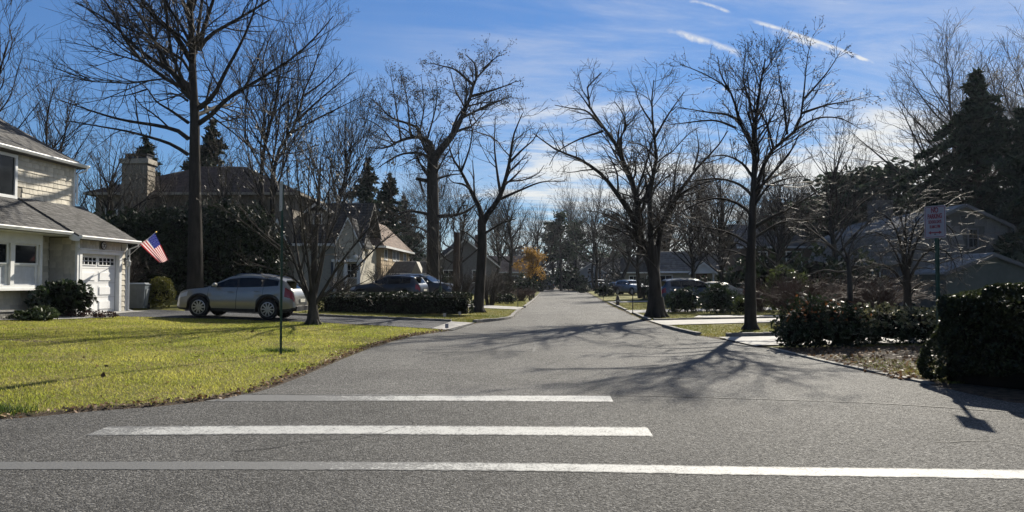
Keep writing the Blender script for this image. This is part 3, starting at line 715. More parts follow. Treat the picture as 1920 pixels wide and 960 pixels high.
hero('tulip_tree', 'wide crowned bare tree with upright buds standing on the grass strip between driveways', 'tree', 6, 1407, 23.6, [
    ([(1407, 618), (1407, 560), (1407, 497), (1410, 430), (1412, 372), (1415, 310), (1416, 240), (1424, 170), (1435, 110)], 0.215, .02, 0),
    ([(1414, 300), (1412, 279), (1387, 229), (1369, 172), (1325, 141), (1275, 120)], 0.066, .01, -.15),
    ([(1385, 225), (1360, 214), (1325, 210), (1266, 200)], 0.045, .01, .2), ([(1380, 240), (1350, 228), (1325, 226), (1254, 234)], 0.045, .01, -.3),
    ([(1417, 360), (1430, 315), (1450, 279), (1494, 241), (1506, 185), (1512, 122), (1519, 82)], 0.079, .01, .12),
    ([(1492, 243), (1531, 222), (1575, 222), (1614, 242)], 0.045, .008, -.2), ([(1504, 212), (1550, 197), (1590, 190), (1633, 181)], 0.045, .008, .3),
    ([(1508, 185), (1535, 155), (1555, 130), (1577, 95)], 0.041, .008, -.3), ([(1476, 252), (1470, 200), (1462, 150), (1455, 105)], 0.045, .008, -.3),
    ([(1416, 240), (1405, 190), (1394, 150), (1398, 92)], 0.053, .008, .3), ([(1369, 172), (1352, 140), (1345, 105)], 0.041, .008, .2),
    ([(1410, 330), (1390, 305), (1356, 291), (1312, 299)], 0.053, .01, .3), ([(1409, 365), (1385, 345), (1344, 335), (1294, 341), (1262, 352)], 0.053, .01, -.2),
    ([(1408, 400), (1380, 380), (1340, 372), (1300, 385), (1255, 412)], 0.058, .01, .15), ([(1409, 430), (1440, 410), (1469, 397), (1512, 372), (1552, 347)], 0.076, .01, -.15),
    ([(1408, 450), (1440, 430), (1470, 416), (1537, 410), (1570, 400)], 0.053, .01, .25), ([(1407, 460), (1375, 440), (1337, 429), (1285, 425), (1240, 440)], 0.045, .008, -.2),
    ([(1407, 485), (1370, 470), (1330, 470), (1300, 482)], 0.035, .006, .3),
    ([(1407, 470), (1380, 455), (1360, 470), (1335, 495)], 0.027, .006, -.5), ([(1450, 279), (1440, 240), (1420, 200), (1405, 170)], 0.045, .008, .4), ([(1412, 390), (1440, 350), (1475, 335), (1510, 330)], 0.053, .01, -.4)],
    LV(3.6, 4.4, 4.6, 0, .78, .15, (700, 4200, 10500), (.28, .58, .68, .7), .56), mc=mat('twig_brown', (.055, .042, .034), .6, .2, 2, spec=.4), flare=.20, buds=(5200, .026, BUD, 'buds', .015), extra_limbs=0)

hero('tall_bare_tree', 'pair of tall leaning bare stems rising behind the many stemmed lawn tree', 'tree', 7, 505, 44, [
    ([(500, 560), (492, 420), (490, 320), (500, 257), (513, 213), (523, 150), (533, 90), (538, 60)], .24, .02, 0),
    ([(508, 480), (513, 330), (520, 287), (543, 253), (557, 227), (570, 170), (587, 133), (600, 93), (616, 62)], .2, .02, .05),
    ([(557, 227), (590, 195), (625, 165), (660, 135)], .09, .015, .2), ([(545, 250), (590, 225), (640, 200), (680, 180)], .09, .015, -.2),
    ([(570, 180), (610, 150), (645, 110)], .07, .015, -.1), ([(513, 213), (540, 190), (570, 185)], .06, .012, .3), ([(496, 280), (470, 240), (455, 200)], .07, .012, -.3),
    ([(520, 290), (560, 285), (600, 270)], .06, .012, .2), ([(492, 340), (465, 310), (440, 290)], .06, .012, .3)],
    LV(1.2, 1.7, 2.2, 0, .55, .15, (300, 1600, 3600), (.46, .58, .62, .7)), mc=TWIG)

# ---- trees one can tell apart but that share a make: prototypes, then copies
def proto_bare(seed, h, spread, n1, up=.16, r=.28, lv=None, fork=.3, ang=.7):
    rng = np.random.default_rng(seed)
    pts = []; x = y = 0.
    for k in range(7):
        pts.append((x, y, h * .93 * k / 6, r * (1 - .93 * k / 6) + .01)); x += rng.normal(0, .02 * h); y += rng.normal(0, .02 * h)
    T = resample(pts, 12); Ls = [T]
    for k in range(n1):
        f = (fork + (1 - fork) * (k + rng.random()) / n1) * .93; i = min(int(f * 11), 10); fr = f * 11 - i; s = T[i] * (1 - fr) + T[i + 1] * fr
        a = k * 2.4 + rng.uniform(-.5, .5); el = rng.uniform(.35, .8) + .5 * f; L = spread * h * (1.1 - .75 * f) * rng.uniform(.7, 1.2)
        d = np.array([math.cos(a) * math.cos(el), math.sin(a) * math.cos(el), math.sin(el)])
        m_ = s[:3] + d * L * .5 + rng.normal(0, .05 * L, 3); e = s[:3] + d * L + np.array([0, 0, L * .22]) + rng.normal(0, .06 * L, 3)
        Ls.append(resample([tuple(s[:3]) + (s[3] * .6,), tuple(m_) + (s[3] * .38,), tuple(e) + (.012,)], 12))
    Ls = np.array(Ls); Ls[0, 0, 2] = -.3
    parts, ends = crown_from(rng, Ls[..., :3], Ls[..., 3], lv or LV(1.3, 1.8, 2.4, 0, ang, up, (260, 1300, 3600), (.5, .6, .62, .7)), .35)
    return Ls, parts, ends
def bare(name, label, cat, loc, args, mt=BARK, mc=TWIG, group=None, leaves=None):
    root = thing(name, label, cat, loc, 0, group); Ls, parts, ends = proto_bare(*args[0], **args[1])
    ex = None; off = np.array(loc)
    if leaves:
        n, size, m_, nm, sp = leaves; rng = np.random.default_rng(3)
        E_ = np.concatenate([e[:, 1:].reshape(-1, 3) for e in ends[-2:]]); C = E_[rng.integers(0, len(E_), n)] + rng.normal(0, sp, (n, 3))
        V, f = leaf_quads(rng, C + off, size); ex = (V, f, m_, nm)
    Ls = Ls.copy(); Ls[..., :3] += off
    mesh_tree(name, root, Ls, [(p + off, r, s) for p, r, s in parts], mt, mc, 7, ex)
    return root
B = []
B.append(bare('bare_tree', 'thin bare tree behind the shingle house, nearest the chimney house', 'tree', gp(70, 46), ((11, 14., .36, 14), dict(up=.2, r=.17, lv=LV(1.1, 1.6, 2.0, 0, .6, .2, (160, 700, 1800), (.46, .55, .6, .7))))))
B.append(bare('bare_tree', 'bare tree with a broad crown behind the conifers above the grey gambrel house', 'tree', gp(1775, 52), ((12, 17., .52, 17), dict(up=.16, r=.34)), BARK_G, TWIG_P))
B.append(bare('bare_tree', 'narrow upright bare tree seen through the lawn tree', 'tree', gp(608, 60), ((13, 16., .3, 18), dict(up=.28, r=.2))))
B.append(bare('bare_tree', 'bushy bare tree in the yard just right of the bud covered tree', 'tree', gp(1560, 47), ((14, 10.5, .45, 18), dict(up=.2, r=.22)), BARK, TWIG))
B.append(bare('bare_tree', 'rounded bare tree behind the kerbside forked tree', 'tree', gp(962, 78), ((15, 11., .48, 18), dict(up=.15, r=.25)), BARK, TWIG))
dup(B[0], gp(98, 48), 1.9, 1.0, 'second thin bare tree behind the shingle house, right of the first')
dup(B[0], gp(-45, 36), .7, 1.0, 'bare tree at the left edge of the picture behind the house roof')
dup(B[0], gp(190, 58), 2.9, .8, 'smaller bare tree left of the tan chimney')
dup(B[0], gp(425, 43), 3.3, .66, 'thin bare tree in front of the right half of the brown roof')
dup(B[0], gp(310, 44), 5.0, .6, 'thin bare tree right of the tan chimney, before the roof')
dup(B[0], gp(435, 62), 4.1, .85, 'bare tree right of the big trunk above the brown roof')
dup(B[3], gp(205, 43), .7, .85, 'bushy bare tree in front of the left half of the chimney house')
dup(B[3], gp(272, 44.5), 5.2, .62, 'bushy bare tree in front of the tan chimney')
dup(B[3], gp(470, 70), 2.2, 1.15, 'bushy bare tree over the right end of the brown roof')
dup(B[1], gp(640, 85), 1.0, .72, 'pale bare tree behind the white gabled house')
dup(B[4], gp(765, 88), 2.0, 1.0, 'rounded bare tree above the tan house wing')
dup(B[4], gp(860, 74), 3.3, .92, 'rounded bare tree behind the tall brown snag')
dup(B[3], gp(925, 95), 1.3, 1.1, 'bushy bare tree left of the yellow leaved tree')
dup(B[1], gp(1950, 50), 2.6, .95, 'pale bare tree at the right edge behind the conifers')
for i, (px, Y, k, rz, sc, lb) in enumerate([
    (1120, 98, 4, .4, 1.05, 'rounded bare tree behind the white car'), (1165, 84, 3, 2.0, 1.15, 'bushy bare tree behind the far parked cars'),
    (1200, 66, 4, 4.4, .85, 'rounded bare tree just left of the three stemmed trunk'), (1270, 72, 3, 5.0, 1.15, 'bushy bare tree above the white porch house'),
    (1310, 58, 4, .9, .85, 'rounded bare tree beside the porch of the white house'), (1352, 68, 3, 3.0, 1.2, 'bushy bare tree left of the bud covered tree trunk'),
    (1345, 44, 4, 2.2, .62, 'small bare tree over the round green shrubs'), (1460, 42, 4, 3.7, .62, 'small bare tree over the brown twiggy bush'),
    (1490, 78, 4, 1.2, 1.1, 'rounded bare tree behind the dim brown roof'), (1600, 74, 3, .2, 1.25, 'bushy bare tree left of the stone chimney'),
    (1530, 60, 2, 2.1, .6, 'narrow bare tree above the ridge of the brown roof'), (1240, 96, 3, 2.8, 1.25, 'bushy bare tree far behind the white porch house'),
    (1420, 92, 4, 5.2, 1.25, 'rounded bare tree far behind the bud covered tree'), (1660, 66, 4, 1.7, .9, 'rounded bare tree behind the stone chimney'),
    (1480, 50, 3, 4.0, .85, 'bushy bare tree in front of the brown roofed house'), (1290, 48, 3, .6, .7, 'small bushy bare tree behind the silver parked car')]):
    dup(B[k], gp(px, Y), rz, sc, lb)
G_FAR = 'bare trees of the wood beyond the end of the street'
for i in range(46):
    rr = random.Random(100 + i); Y = 112 + (i % 4) * 17 + rr.uniform(-5, 5); px = 560 + (i * 1060 / 46) + rr.uniform(-14, 14)
    p = gp(px, Y)
    if inside(np.array([p.x]), np.array([p.y]), POLY)[0]: continue
    dup(B[[4, 3, 2, 4, 0][i % 5]], p, rr.uniform(0, 6), rr.uniform(.85, 1.25), 'bare tree of the wood beyond the end of the street', G_FAR)

# ---- conifers
NEED = mat('needle', (.018, .030, .016), .7, .3, 3, isl=.45, spec=.25, trans=.2)
NEED_D = mat('needle_dark', (.026, .040, .024), .7, .3, 3, isl=.45, spec=.2, trans=.25)
def spruce(name, label, loc, seed, h, r, n=260, droop=.35, size=.34, m_=NEED, group=None, ragged=.3, zlo=.06, fill=1.):
    rng = np.random.default_rng(seed); root = thing(name, label, 'conifer', loc, 0, group)
    T = resample([(0, 0, -.3, h * .018), (.05, 0, h * .5, h * .011), (0, .05, h, .015)], 12)[None]
    t = zlo + (1 - zlo) * rng.random(n) ** .9; z = h * t
    L = r * (1 - t) ** .8 * rng.uniform(1 - ragged * 1.6, 1 + ragged * .8, n) + .15; a = rng.uniform(0, 2 * np.pi, n)
    dz = rng.normal(.05, .12, n); s = np.linspace(0, 1, 6)
    P = np.stack([np.cos(a)[:, None] * L[:, None] * s, np.sin(a)[:, None] * L[:, None] * s, z[:, None] + L[:, None] * (dz[:, None] * s - droop * s ** 2 + .14 * s ** 5)], -1)
    R = np.maximum(.012 * L[:, None] * (1 - s * .8), .006)
    tv, tf = tubes(T[..., :3], T[..., 3], 8); bv, bf = tubes(P, R, 3); V, f = joined([(tv, tf), (bv, bf)])
    link('trunk', raw_mesh('trunk', V, f, BARK, None, True), root)
    k = (L * 30 * fill * (.34 / size) ** 1.3).astype(int) + 5; b = np.repeat(np.arange(n), k); u = rng.random(len(b)) ** .75
    f_ = u * 5; i = np.minimum(f_.astype(int), 4); fr = (f_ - i)[:, None]
    C = P[b, i] * (1 - fr) + P[b, i + 1] * fr; wv = (.08 + .15 * L[b] * (1 - u)) * rng.normal(0, .75, len(b))
    C[:, 0] += -np.sin(a[b]) * wv; C[:, 1] += np.cos(a[b]) * wv; C[:, 2] += -np.abs(rng.normal(0, .16, len(b))) * size / .34 - .12 * np.abs(wv)
    V, f = leaf_quads(rng, C, size, up=.35, elong=3.4); link('crown', raw_mesh('crown', V, f, m_), root)
    return root
spruce('spruce_tree', 'tall dark spruce with ragged drooping boughs behind the grey gambrel house', gp(1838, 44), 21, 14.0, 6.4, 170, .55, .20, NEED_D, ragged=.6, fill=.62)
spruce('spruce_tree', 'second dark spruce at the right edge, lower than the tall one', gp(1925, 41), 22, 11.0, 5.4, 140, .55, .20, NEED_D, ragged=.6, fill=.62)
spruce('spruce_tree', 'dark conifer left of the tall ragged spruce, behind the roof ridge', gp(1762, 49), 23, 8.6, 4.4, 130, .55, .20, NEED_D, ragged=.55, fill=.6)
sp1 = spruce('spruce_tree', 'dark spruce behind the tan house, left of two', gp(688, 78), 24, 14.2, 4.2, 150, .32, .24, NEED, ragged=.5, fill=.62)
dup(sp1, gp(728, 82), 1.4, .93, 'dark spruce behind the tan house, right of two')
dup(sp1, gp(268, 56), 2.4, .86, 'spruce rising directly behind the tan chimney', zs=.86)
dup(sp1, gp(392, 58), .4, .98, 'spruce showing just right of the big black trunk')
dup(sp1, gp(758, 100), 3.4, .9, 'spruce standing behind the gnarled old tree trunk')
def pine(name, label, loc, seed, h, r, group=None, flat=.22, zlo=.42, n=46):
    rng = np.random.default_rng(seed); root = thing(name, label, 'conifer', loc, 0, group)
    T = resample([(0, 0, -.3, h * .02), (rng.normal(0, .2), 0, h * .5, h * .014), (0, rng.normal(0, .3), h * .97, .02)], 12)[None]
    t = zlo + (1 - zlo) * rng.random(n); a = rng.uniform(0, 2 * np.pi, n); L = r * np.sqrt(np.clip(1.08 - t, .05, 1) / (1.08 - zlo)) * rng.uniform(.45, 1.15, n); s = np.linspace(0, 1, 6)
    P = np.stack([np.cos(a)[:, None] * L[:, None] * s, np.sin(a)[:, None] * L[:, None] * s, h * t[:, None] * .96 + L[:, None] * (.1 * s + .16 * s ** 2)], -1)
    R = np.maximum(.02 * L[:, None] * (1 - s * .8), .01)
    tv, tf = tubes(T[..., :3], T[..., 3], 8); bv, bf = tubes(P, R, 4); V, f = joined([(tv, tf), (bv, bf)])
    link('trunk', raw_mesh('trunk', V, f, BARK, None, True), root)
    m_ = int(60 * (r / 4) ** 1.2); b = np.repeat(np.arange(n), m_); i = rng.integers(2, 6, len(b)); C = P[b, i] + rng.normal(0, 1, (len(b), 3)) * np.array([.5, .5, flat]) * (r / 4)
    V, f = leaf_quads(rng, C, .26, up=.5, elong=2.2); link('crown', raw_mesh('crown', V, f, NEED_D), root)
    return root
pn = pine('pine_tree', 'tall flat topped pine at the far end of the street, left of the road', gp(1052, 122), 31, 13.2, 3.6)
dup(pn, gp(1036, 134), 2.0, .95, 'pine left of the tall flat topped pine at the street end')
dup(pn, gp(1080, 128), 4.0, .92, 'pine right of the tall flat topped pine at the street end')
dup(pn, gp(1150, 126), 1.0, 1.0, 'pine behind the far white car')
cd = pine('cedar_tree', 'spreading dark cedar with flat layered boughs left of the stone chimney', gp(1640, 57), 32, 9.8, 6.8, flat=.12, zlo=.35, n=90)
dup(cd, gp(1560, 64), 1.3, .86, 'second spreading cedar behind the dim brown roof')

# ---- dense evergreens and shrubs made of leaves round a dark branch core
LEAF = mat('leaf', (.024, .040, .014), .42, .35, 3, isl=.45, trans=.22, spec=.5)
LEAF_D = mat('leaf_dark', (.018, .028, .011), .55, .35, 3, isl=.5, trans=.18, spec=.22)
LEAF_Y = mat('leaf_yew', (.10, .105, .018), .6, .3, 2, isl=.45, trans=.3, spec=.3, col2=(.16, .15, .03))
CORE = mat('branch_core', (.010, .009, .007), .95, .2, spec=0)
def blob_pts(rng, n, c, r, noise=.22, lo=-1., freq=2.2, hollow=.55):
    d = unit(rng.normal(size=(n, 3))); d[:, 2] = np.where(d[:, 2] < lo, -d[:, 2], d[:, 2])
    k = 1 + noise * (np.sin(d[:, 0] * freq * 2 + c[0] * 3) * np.sin(d[:, 1] * freq * 2.3 + c[1]) + .6 * np.sin(d[:, 2] * freq * 3.1 + 2 + c[0])) + rng.normal(0, noise * .3, n)
    k *= hollow + (1 - hollow) * rng.random(n) ** .35
    return np.array(c) + d * np.array(r) * k[:, None]
def core_blob(b, c, r, k=8, seg=6):
    prof = [(max(.02, math.sin(math.pi * i / seg)) , -math.cos(math.pi * i / seg)) for i in range(seg + 1)]
    V = []; 
    for rr, h in prof:
        for j in range(k):
            a = 2 * math.pi * j / k; V.append((c[0] + r[0] * rr * math.cos(a), c[1] + r[1] * rr * math.sin(a), c[2] + r[2] * h))
    n = len(prof); b.add(V, [(i * k + j, i * k + (j + 1) % k, (i + 1) * k + (j + 1) % k, (i + 1) * k + j) for i in range(n - 1) for j in range(k)] + [list(range(k))[::-1], list(range((n - 1) * k, n * k))])
def shrub(name, label, cat, loc, blobs, size, m_, dens=1., seed=0, group=None, up=0., elong=1.6, core=.62, cm=None, hollow=.55, noise=.22, second=None):
    """blobs: [(centre, radii)] in metres relative to loc"""
    rng = np.random.default_rng(seed + 50); root = thing(name, label, cat, loc, 0, group); C, b = [], MB()
    for c, r in blobs:
        area = 4 * math.pi * (r[0] * r[1] + r[0] * r[2] + r[1] * r[2]) / 3
        C.append(blob_pts(rng, int(area / size ** 2 * 1.5 * dens), c, r, noise, hollow=hollow)); core_blob(b, c, [q_ * core for q_ in r])
    C = np.concatenate(C); C = C[C[:, 2] > .03]
    if second:
        mm, nm, frac, sz, zmin = second; pick = (rng.random(len(C)) < frac) & (C[:, 2] > zmin)
        V, f = leaf_quads(rng, C[pick], sz, up, elong); link(nm, raw_mesh(nm, V, f, mm), root); C = C[~pick]
    V, f = leaf_quads(rng, C, size, up, elong); link('foliage', raw_mesh('foliage', V, f, m_), root)
    if core: b.build('branches', cm or CORE, root)
    return root
def box_hedge(name, label, loc, rz, L, D, H, size, m_, dens=1., seed=0, cat='hedge', round_=.15, bump=.10, slope=0.):
    rng = np.random.default_rng(seed + 90); root = thing(name, label, cat, loc, rz); 
    A = [L * H, L * H, D * H, D * H, L * D]; n = [int(a / size ** 2 * 1.5 * dens) for a in A]; pts = []
    for k, m in enumerate(n):
        u, v = rng.random(m), rng.random(m)
        if k < 2: p = np.stack([u * L, np.full(m, 0. if k == 0 else D), v * H], 1)
        elif k < 4: p = np.stack([np.full(m, 0. if k == 2 else L), u * D, v * H], 1)
        else: p = np.stack([u * L, v * D, np.full(m, H)], 1)
        pts.append(p)
    P = np.concatenate(pts); c = np.array([L / 2, D / 2, H / 2])
    half = c - round_; q_ = P - c; cl = np.clip(q_, -half, half); d = q_ - cl; ln = np.linalg.norm(d, axis=1, keepdims=True) + 1e-6
    P = c + cl + d / ln * np.minimum(ln, round_)
    wob = bump * (np.sin(P[:, 0] * 2.9 + 1) * np.sin(P[:, 2] * 3.7 + P[:, 1] * 2) + .7 * np.sin(P[:, 0] * 7.1 + P[:, 2] * 5) * np.sin(P[:, 1] * 6 + 1))
    P = P + unit(P - c) * (wob[:, None] - np.abs(rng.normal(0, .055, (len(P), 1))))
    P[:, 2] += slope * P[:, 0]; P = P[P[:, 2] > .02]
    V, f = leaf_quads(rng, P, size, 0, 1.7); link('foliage', raw_mesh('foliage', V, f, m_), root)
    b = MB(); i = .22; b.prism([(i, i, 0), (L - i, i, 0), (L - i, i, H - i + slope * (L - i)), (i, i, H - i + slope * i)], (0, D - 2 * i, 0)); b.build('branches', CORE, root)
    return root
# dense dark evergreen screen in front of the chimney house
for i, (px, Y, h, r) in enumerate([(205, 37, 4.4, 1.7), (262, 38, 4.6, 1.8), (318, 38.5, 4.8, 1.9), (400, 39, 5.2, 1.9), (448, 39.5, 5.0, 1.8), (486, 40, 4.2, 1.5)]):
    shrub('arborvitae', ['dark evergreen screen bush behind the garage roof end', 'dark evergreen bush behind the waving flag', 'dark evergreen bush between flag and big trunk', 'dark evergreen bush right of the big trunk behind the silver car', 'dark evergreen bush above the roof of the silver car', 'dark evergreen bush beside the white bay of the gabled house'][i], 'evergreen',
          gp(px, Y), [((0, 0, h * .42), (r, r * .9, h * .45)), ((.3, .2, h * .68), (r * .8, r * .8, h * .33))], .10, LEAF_D, .5, i, elong=2.4, noise=.2)
shrub('globe_yew', 'rounded cone of yellow green clipped yew beside the grey bin', 'shrub', gp(303, 30.6), [((0, 0, .62), (.56, .56, .66)), ((.0, 0, .95), (.36, .36, .36))], .05, LEAF_Y, .8, 11, noise=.07, hollow=.8)
# ================================================================== HOUSES
SIDING = mat('cedar_siding', (.55, .505, .415), .8, .10, 9, .3, obr=.16, stretch=(1, 1, .3))
SIDING_S = mat('cedar_siding_small', (.40, .365, .30), .8, .12, 9, .35, isl=.14)
BACKW = mat('wall_backing', (.22, .20, .165), .85, .15, 4)
WHITE = mat('white_trim', (.72, .72, .70), .5, .06, 3)
DOORW = mat('door_white', (.80, .80, .79), .45, .04, 2)
ROOFM = mat('roof_shingle', (.085, .082, .080), .9, .25, 18, .4, isl=.38)
ROOFD = mat('roof_dark', (.045, .043, .044), .9, .25, 14, .4, isl=.3)
ROOFB = mat('roof_brown', (.20, .145, .115), .9, .2, 14, .4, isl=.25)
GLASS = mat('window_glass', (.010, .012, .014), .06, 0, spec=.3)
BLIND = mat('window_blind', (.50, .52, .54), .35, .1, 6, spec=.5)
DARKM = mat('dark_metal', (.02, .02, .022), .5, .2, metal=.3)
def sub(b, name, m, parent, **k): return b.build(name, m, parent, **k)
_sm = {}
def shingle_mesh(w, h, m):
    key = (round(w, 2), round(h, 2), m.name)
    if key not in _sm:                       # thin wedge, butt edge proud
        b = MB(); w2 = key[0] / 2; h_ = key[1]
        b.prism([(-w2, 0, 0), (-w2, -.028, 0), (-w2, -.005, h_ + .015), (-w2, 0, h_ + .015)], (w2 * 2, 0, 0))
        _sm[key] = raw_mesh('shingle', b.v, b.f, m)
    return _sm[key]
def shingle_wall(parent, x0, x1, z0, z1, M, h, ws, seed, holes=(), m=SIDING, gap=.008, top=None):
    """courses of single shingles hung on a wall plane; M maps (x, 0, z) of the plane into the parent's space"""
    rng = random.Random(seed); z = z0
    while z < z1 - .04:
        hh = min(h, z1 - z); x = x0 - rng.uniform(0, ws[0])
        while x < x1 - .03:
            w = rng.choice(ws); a, c = max(x, x0), min(x + w, x1); x += w
            if c - a < .04: continue
            bad = any(a < hx1 and c > hx0 and z < hz1 - .02 and z + hh > hz0 + .02 for hx0, hx1, hz0, hz1 in holes)
            if bad or (top and not top((a + c) / 2, z + hh * .8)): continue
            o = link('shingle', shingle_mesh(c - a - gap, hh, m), parent)
            o.matrix_local = M @ Matrix.Translation(((a + c) / 2, -.002, z + rng.uniform(-.006, .006)))
        z += h
def roof_tabs(P0, U, V, nu, nv, seed, th=.014, lap=1.25):
    """shingle tabs over a roof plane from eave corner P0 along U (eave) and V (up the slope)"""
    rng = np.random.default_rng(seed); U, V = np.array(U, float), np.array(V, float); N = np.cross(U, V); N /= np.linalg.norm(N)
    if N[2] < 0: N = -N
    Vs, Fs = [], []
    for j in range(nv):
        off = rng.random()
        for i in range(-1, nu):
            a, c = max((i + off) / nu, 0), min((i + off + .96) / nu, 1)
            if c - a < .005: continue
            v0, v1 = j / nv, min((j + lap) / nv, 1); t = th * rng.uniform(.7, 1.5)
            base = [P0 + U * a + V * v0, P0 + U * c + V * v0, P0 + U * c + V * v1, P0 + U * a + V * v1]
            o = len(Vs); Vs += [base[0], base[1], base[0] + N * t, base[1] + N * t, base[2] + N * .004, base[3] + N * .004]
            Fs += [[o, o + 1, o + 3, o + 2], [o + 2, o + 3, o + 4, o + 5]]
    return Vs, Fs
def tabs_obj(planes, parent, m, name='roof_shingles'):
    Vs, Fs = [], []
    for k, pl in enumerate(planes):
        v, f = roof_tabs(*pl, seed=k); o = len(Vs); Vs += [tuple(p) for p in v]; Fs += [[i + o for i in q_] for q_ in f]
    return link(name, raw_mesh(name, np.array(Vs), np.array(Fs), m), parent, kind='stuff')
def window(parent, x0, x1, z0, z1, y, bars=(1, 2), fr=.07, glass=GLASS, frame=WHITE, name='window', proud=.03, low=None):
    """window in a plane y = const facing -y: frame part, panes and sash bars inside it"""
    b = MB(); t = proud
    b.bb(x0 - fr, x0, y - t, y + .03, z0 - fr, z1 + fr); b.bb(x1, x1 + fr, y - t, y + .03, z0 - fr, z1 + fr)
    b.bb(x0, x1, y - t, y + .03, z1, z1 + fr); b.bb(x0, x1, y - t - .02, y + .03, z0 - fr, z0)
    for k in range(1, bars[1]): zc = z0 + (z1 - z0) * k / bars[1]; b.bb(x0, x1, y - t * .7, y + .01, zc - .022, zc + .022)
    for k in range(1, bars[0]): xc = x0 + (x1 - x0) * k / bars[0]; b.bb(xc - .018, xc + .018, y - t * .6, y + .008, z0, z1)
    w = b.build(name, frame, parent)
    for k in range(bars[1]):
        za, zb = z0 + (z1 - z0) * k / bars[1], z0 + (z1 - z0) * (k + 1) / bars[1]
        MB().bb(x0, x1, y - .012, y - .003, za + .001, zb - .001).build('pane', (low if low and k == 0 else glass), w)
    return w
I4 = Matrix.Identity(4)
def house_left():
    O = Vector((-14.65, 28, .45)); th = R_(2)
    r = thing('shingle_house', 'beige shingled house with white garage door and grey roof at the corner lawn', 'house', O, math.pi / 2 - th)
    r.scale = (1.13, 1, 1)
    # walls
    b = MB()
    b.bb(-2.6, -2.44, 0, 8, -.6, 2.7); b.bb(-.36, .05, 0, 8, -.6, 2.7); b.bb(-2.44, -.36, 0, .25, 2.1, 2.7); b.bb(-2.44, -.36, .30, 8, -.6, 2.09)
    b.bb(-11, -2.61, .95, 8.1, -.6, 2.7)
    wl = b.build('wall', BACKW, r)
    upw = MB().bb(-11, -.2, 1.9, 9.4, 2.72, 5.52).build('wall', BACKW, r)
    ws = (.15, .19, .22, .27, .31)
    shingle_wall(upw, -4.9, -.26, 3.98, 5.42, Matrix.Translation((0, 1.9, 0)), .18, ws, 1, holes=[(-5.2, -2.94, 3.85, 5.5)])
    shingle_wall(wl, -.27, -.0, 0., 2.62, I4, .2, (.27,), 2)
    shingle_wall(wl, -2.5, -.3, 2.24, 2.62, I4, .19, (.12, .15, .18, .2), 3, gap=.012)
    shingle_wall(wl, -3.42, -2.66, .05, 2.62, Matrix.Translation((0, .95, 0)), .2, (.2, .27, .33, .4), 4)
    shingle_wall(wl, -6.0, -3.42, .0, .92, Matrix.Translation((0, .95, 0)), .2, (.27, .33, .4, .5), 5)
    shingle_wall(wl, 0., .93, .0, 2.62, Matrix.Translation((-2.6, .95, 0)) @ Matrix.Rotation(-math.pi / 2, 4, 'Z'), .2, (.2, .27, .33), 6)
    # trim boards
    b = MB(); b.bb(-.26, -.16, 1.87, 1.97, 3.9, 5.5); b.bb(.0, .08, -.03, .06, -.3, 2.62); b.bb(-2.63, -2.52, -.03, .05, -.3, 2.62)
    b.bb(-11, -.22, 1.86, 1.9, 3.86, 3.97); b.bb(-11, -.1, 1.68, 1.9, 5.44, 5.5); b.bb(-11, -2.62, .06, .94, 2.66, 2.71); b.bb(-2.86, .26, -.22, 0, 2.6, 2.66)
    b.build('trim', WHITE, r)
    # garage opening: casing, door with raised panels and two groups of panes
    b = MB(); b.bb(-2.52, -2.40, -.045, .12, -.1, 2.1); b.bb(-.40, -.27, -.045, .12, -.1, 2.1); b.bb(-2.56, -.23, -.05, .10, 2.1, 2.23); b.bb(-2.6, -.2, -.09, .02, 2.235, 2.27)
    b.build('door_frame', WHITE, r)
    d = MB().bb(-2.4, -.40, .13, .18, -.02, 2.1).build('garage_door', DOORW, r)
    for i in range(2):
        xa = -2.30 + i * .97; xb = xa + .83
        for j in range(3):
            za = .10 + j * .515; p = MB(); p.prism([(xa, .129, za), (xb, .129, za), (xb, .129, za + .37), (xa, .129, za + .37)], (0, -.006, 0))
            p.prism([(xa + .05, .123, za + .05), (xb - .05, .123, za + .05), (xb - .05, .123, za + .32), (xa + .05, .123, za + .32)], (0, -.022, 0)); p.build('door_panel', DOORW, d)
        p = MB(); p.bb(xa - .03, xb + .03, .105, .129, 1.70, 1.73); p.bb(xa - .03, xb + .03, .105, .129, 1.98, 2.01); p.bb(xa - .03, xa, .105, .129, 1.73, 1.98); p.bb(xb, xb + .03, .105, .129, 1.73, 1.98)
        p.bb(xa, xb, .108, .129, 1.845, 1.865)
        for k in range(1, 4): p.bb(xa + .83 * k / 4 - .012, xa + .83 * k / 4 + .012, .108, .129, 1.73, 1.98)
        p.build('window_grid', DOORW, d)
        for k in range(4):
            for j in range(2): MB().bb(xa + .83 * k / 4 + .013, xa + .83 * (k + 1) / 4 - .013, .122, .1295, 1.735 + j * .125, 1.845 + j * .13).build('pane', GLASS, d)
    for k in range(1, 4): MB().bb(-2.4, -.4, .126, .132, .515 * k + .055 - .004, .515 * k + .055 + .004).build('section_joint', BACKW, d)
    # bay window
    b = MB(); b.bb(-6.4, -3.48, .52, .94, .93, 1.02); b.bb(-6.4, -3.48, .52, .94, 2.32, 2.66); b.bb(-3.58, -3.48, .52, .94, 1.02, 2.32); b.bb(-4.76, -4.62, .52, .94, 1.02, 2.32); b.bb(-6.0, -5.86, .52, .94, 1.02, 2.32); b.bb(-6.45, -3.44, .48, .96, .86, .93)
    bay = b.build('bay_window', WHITE, r)
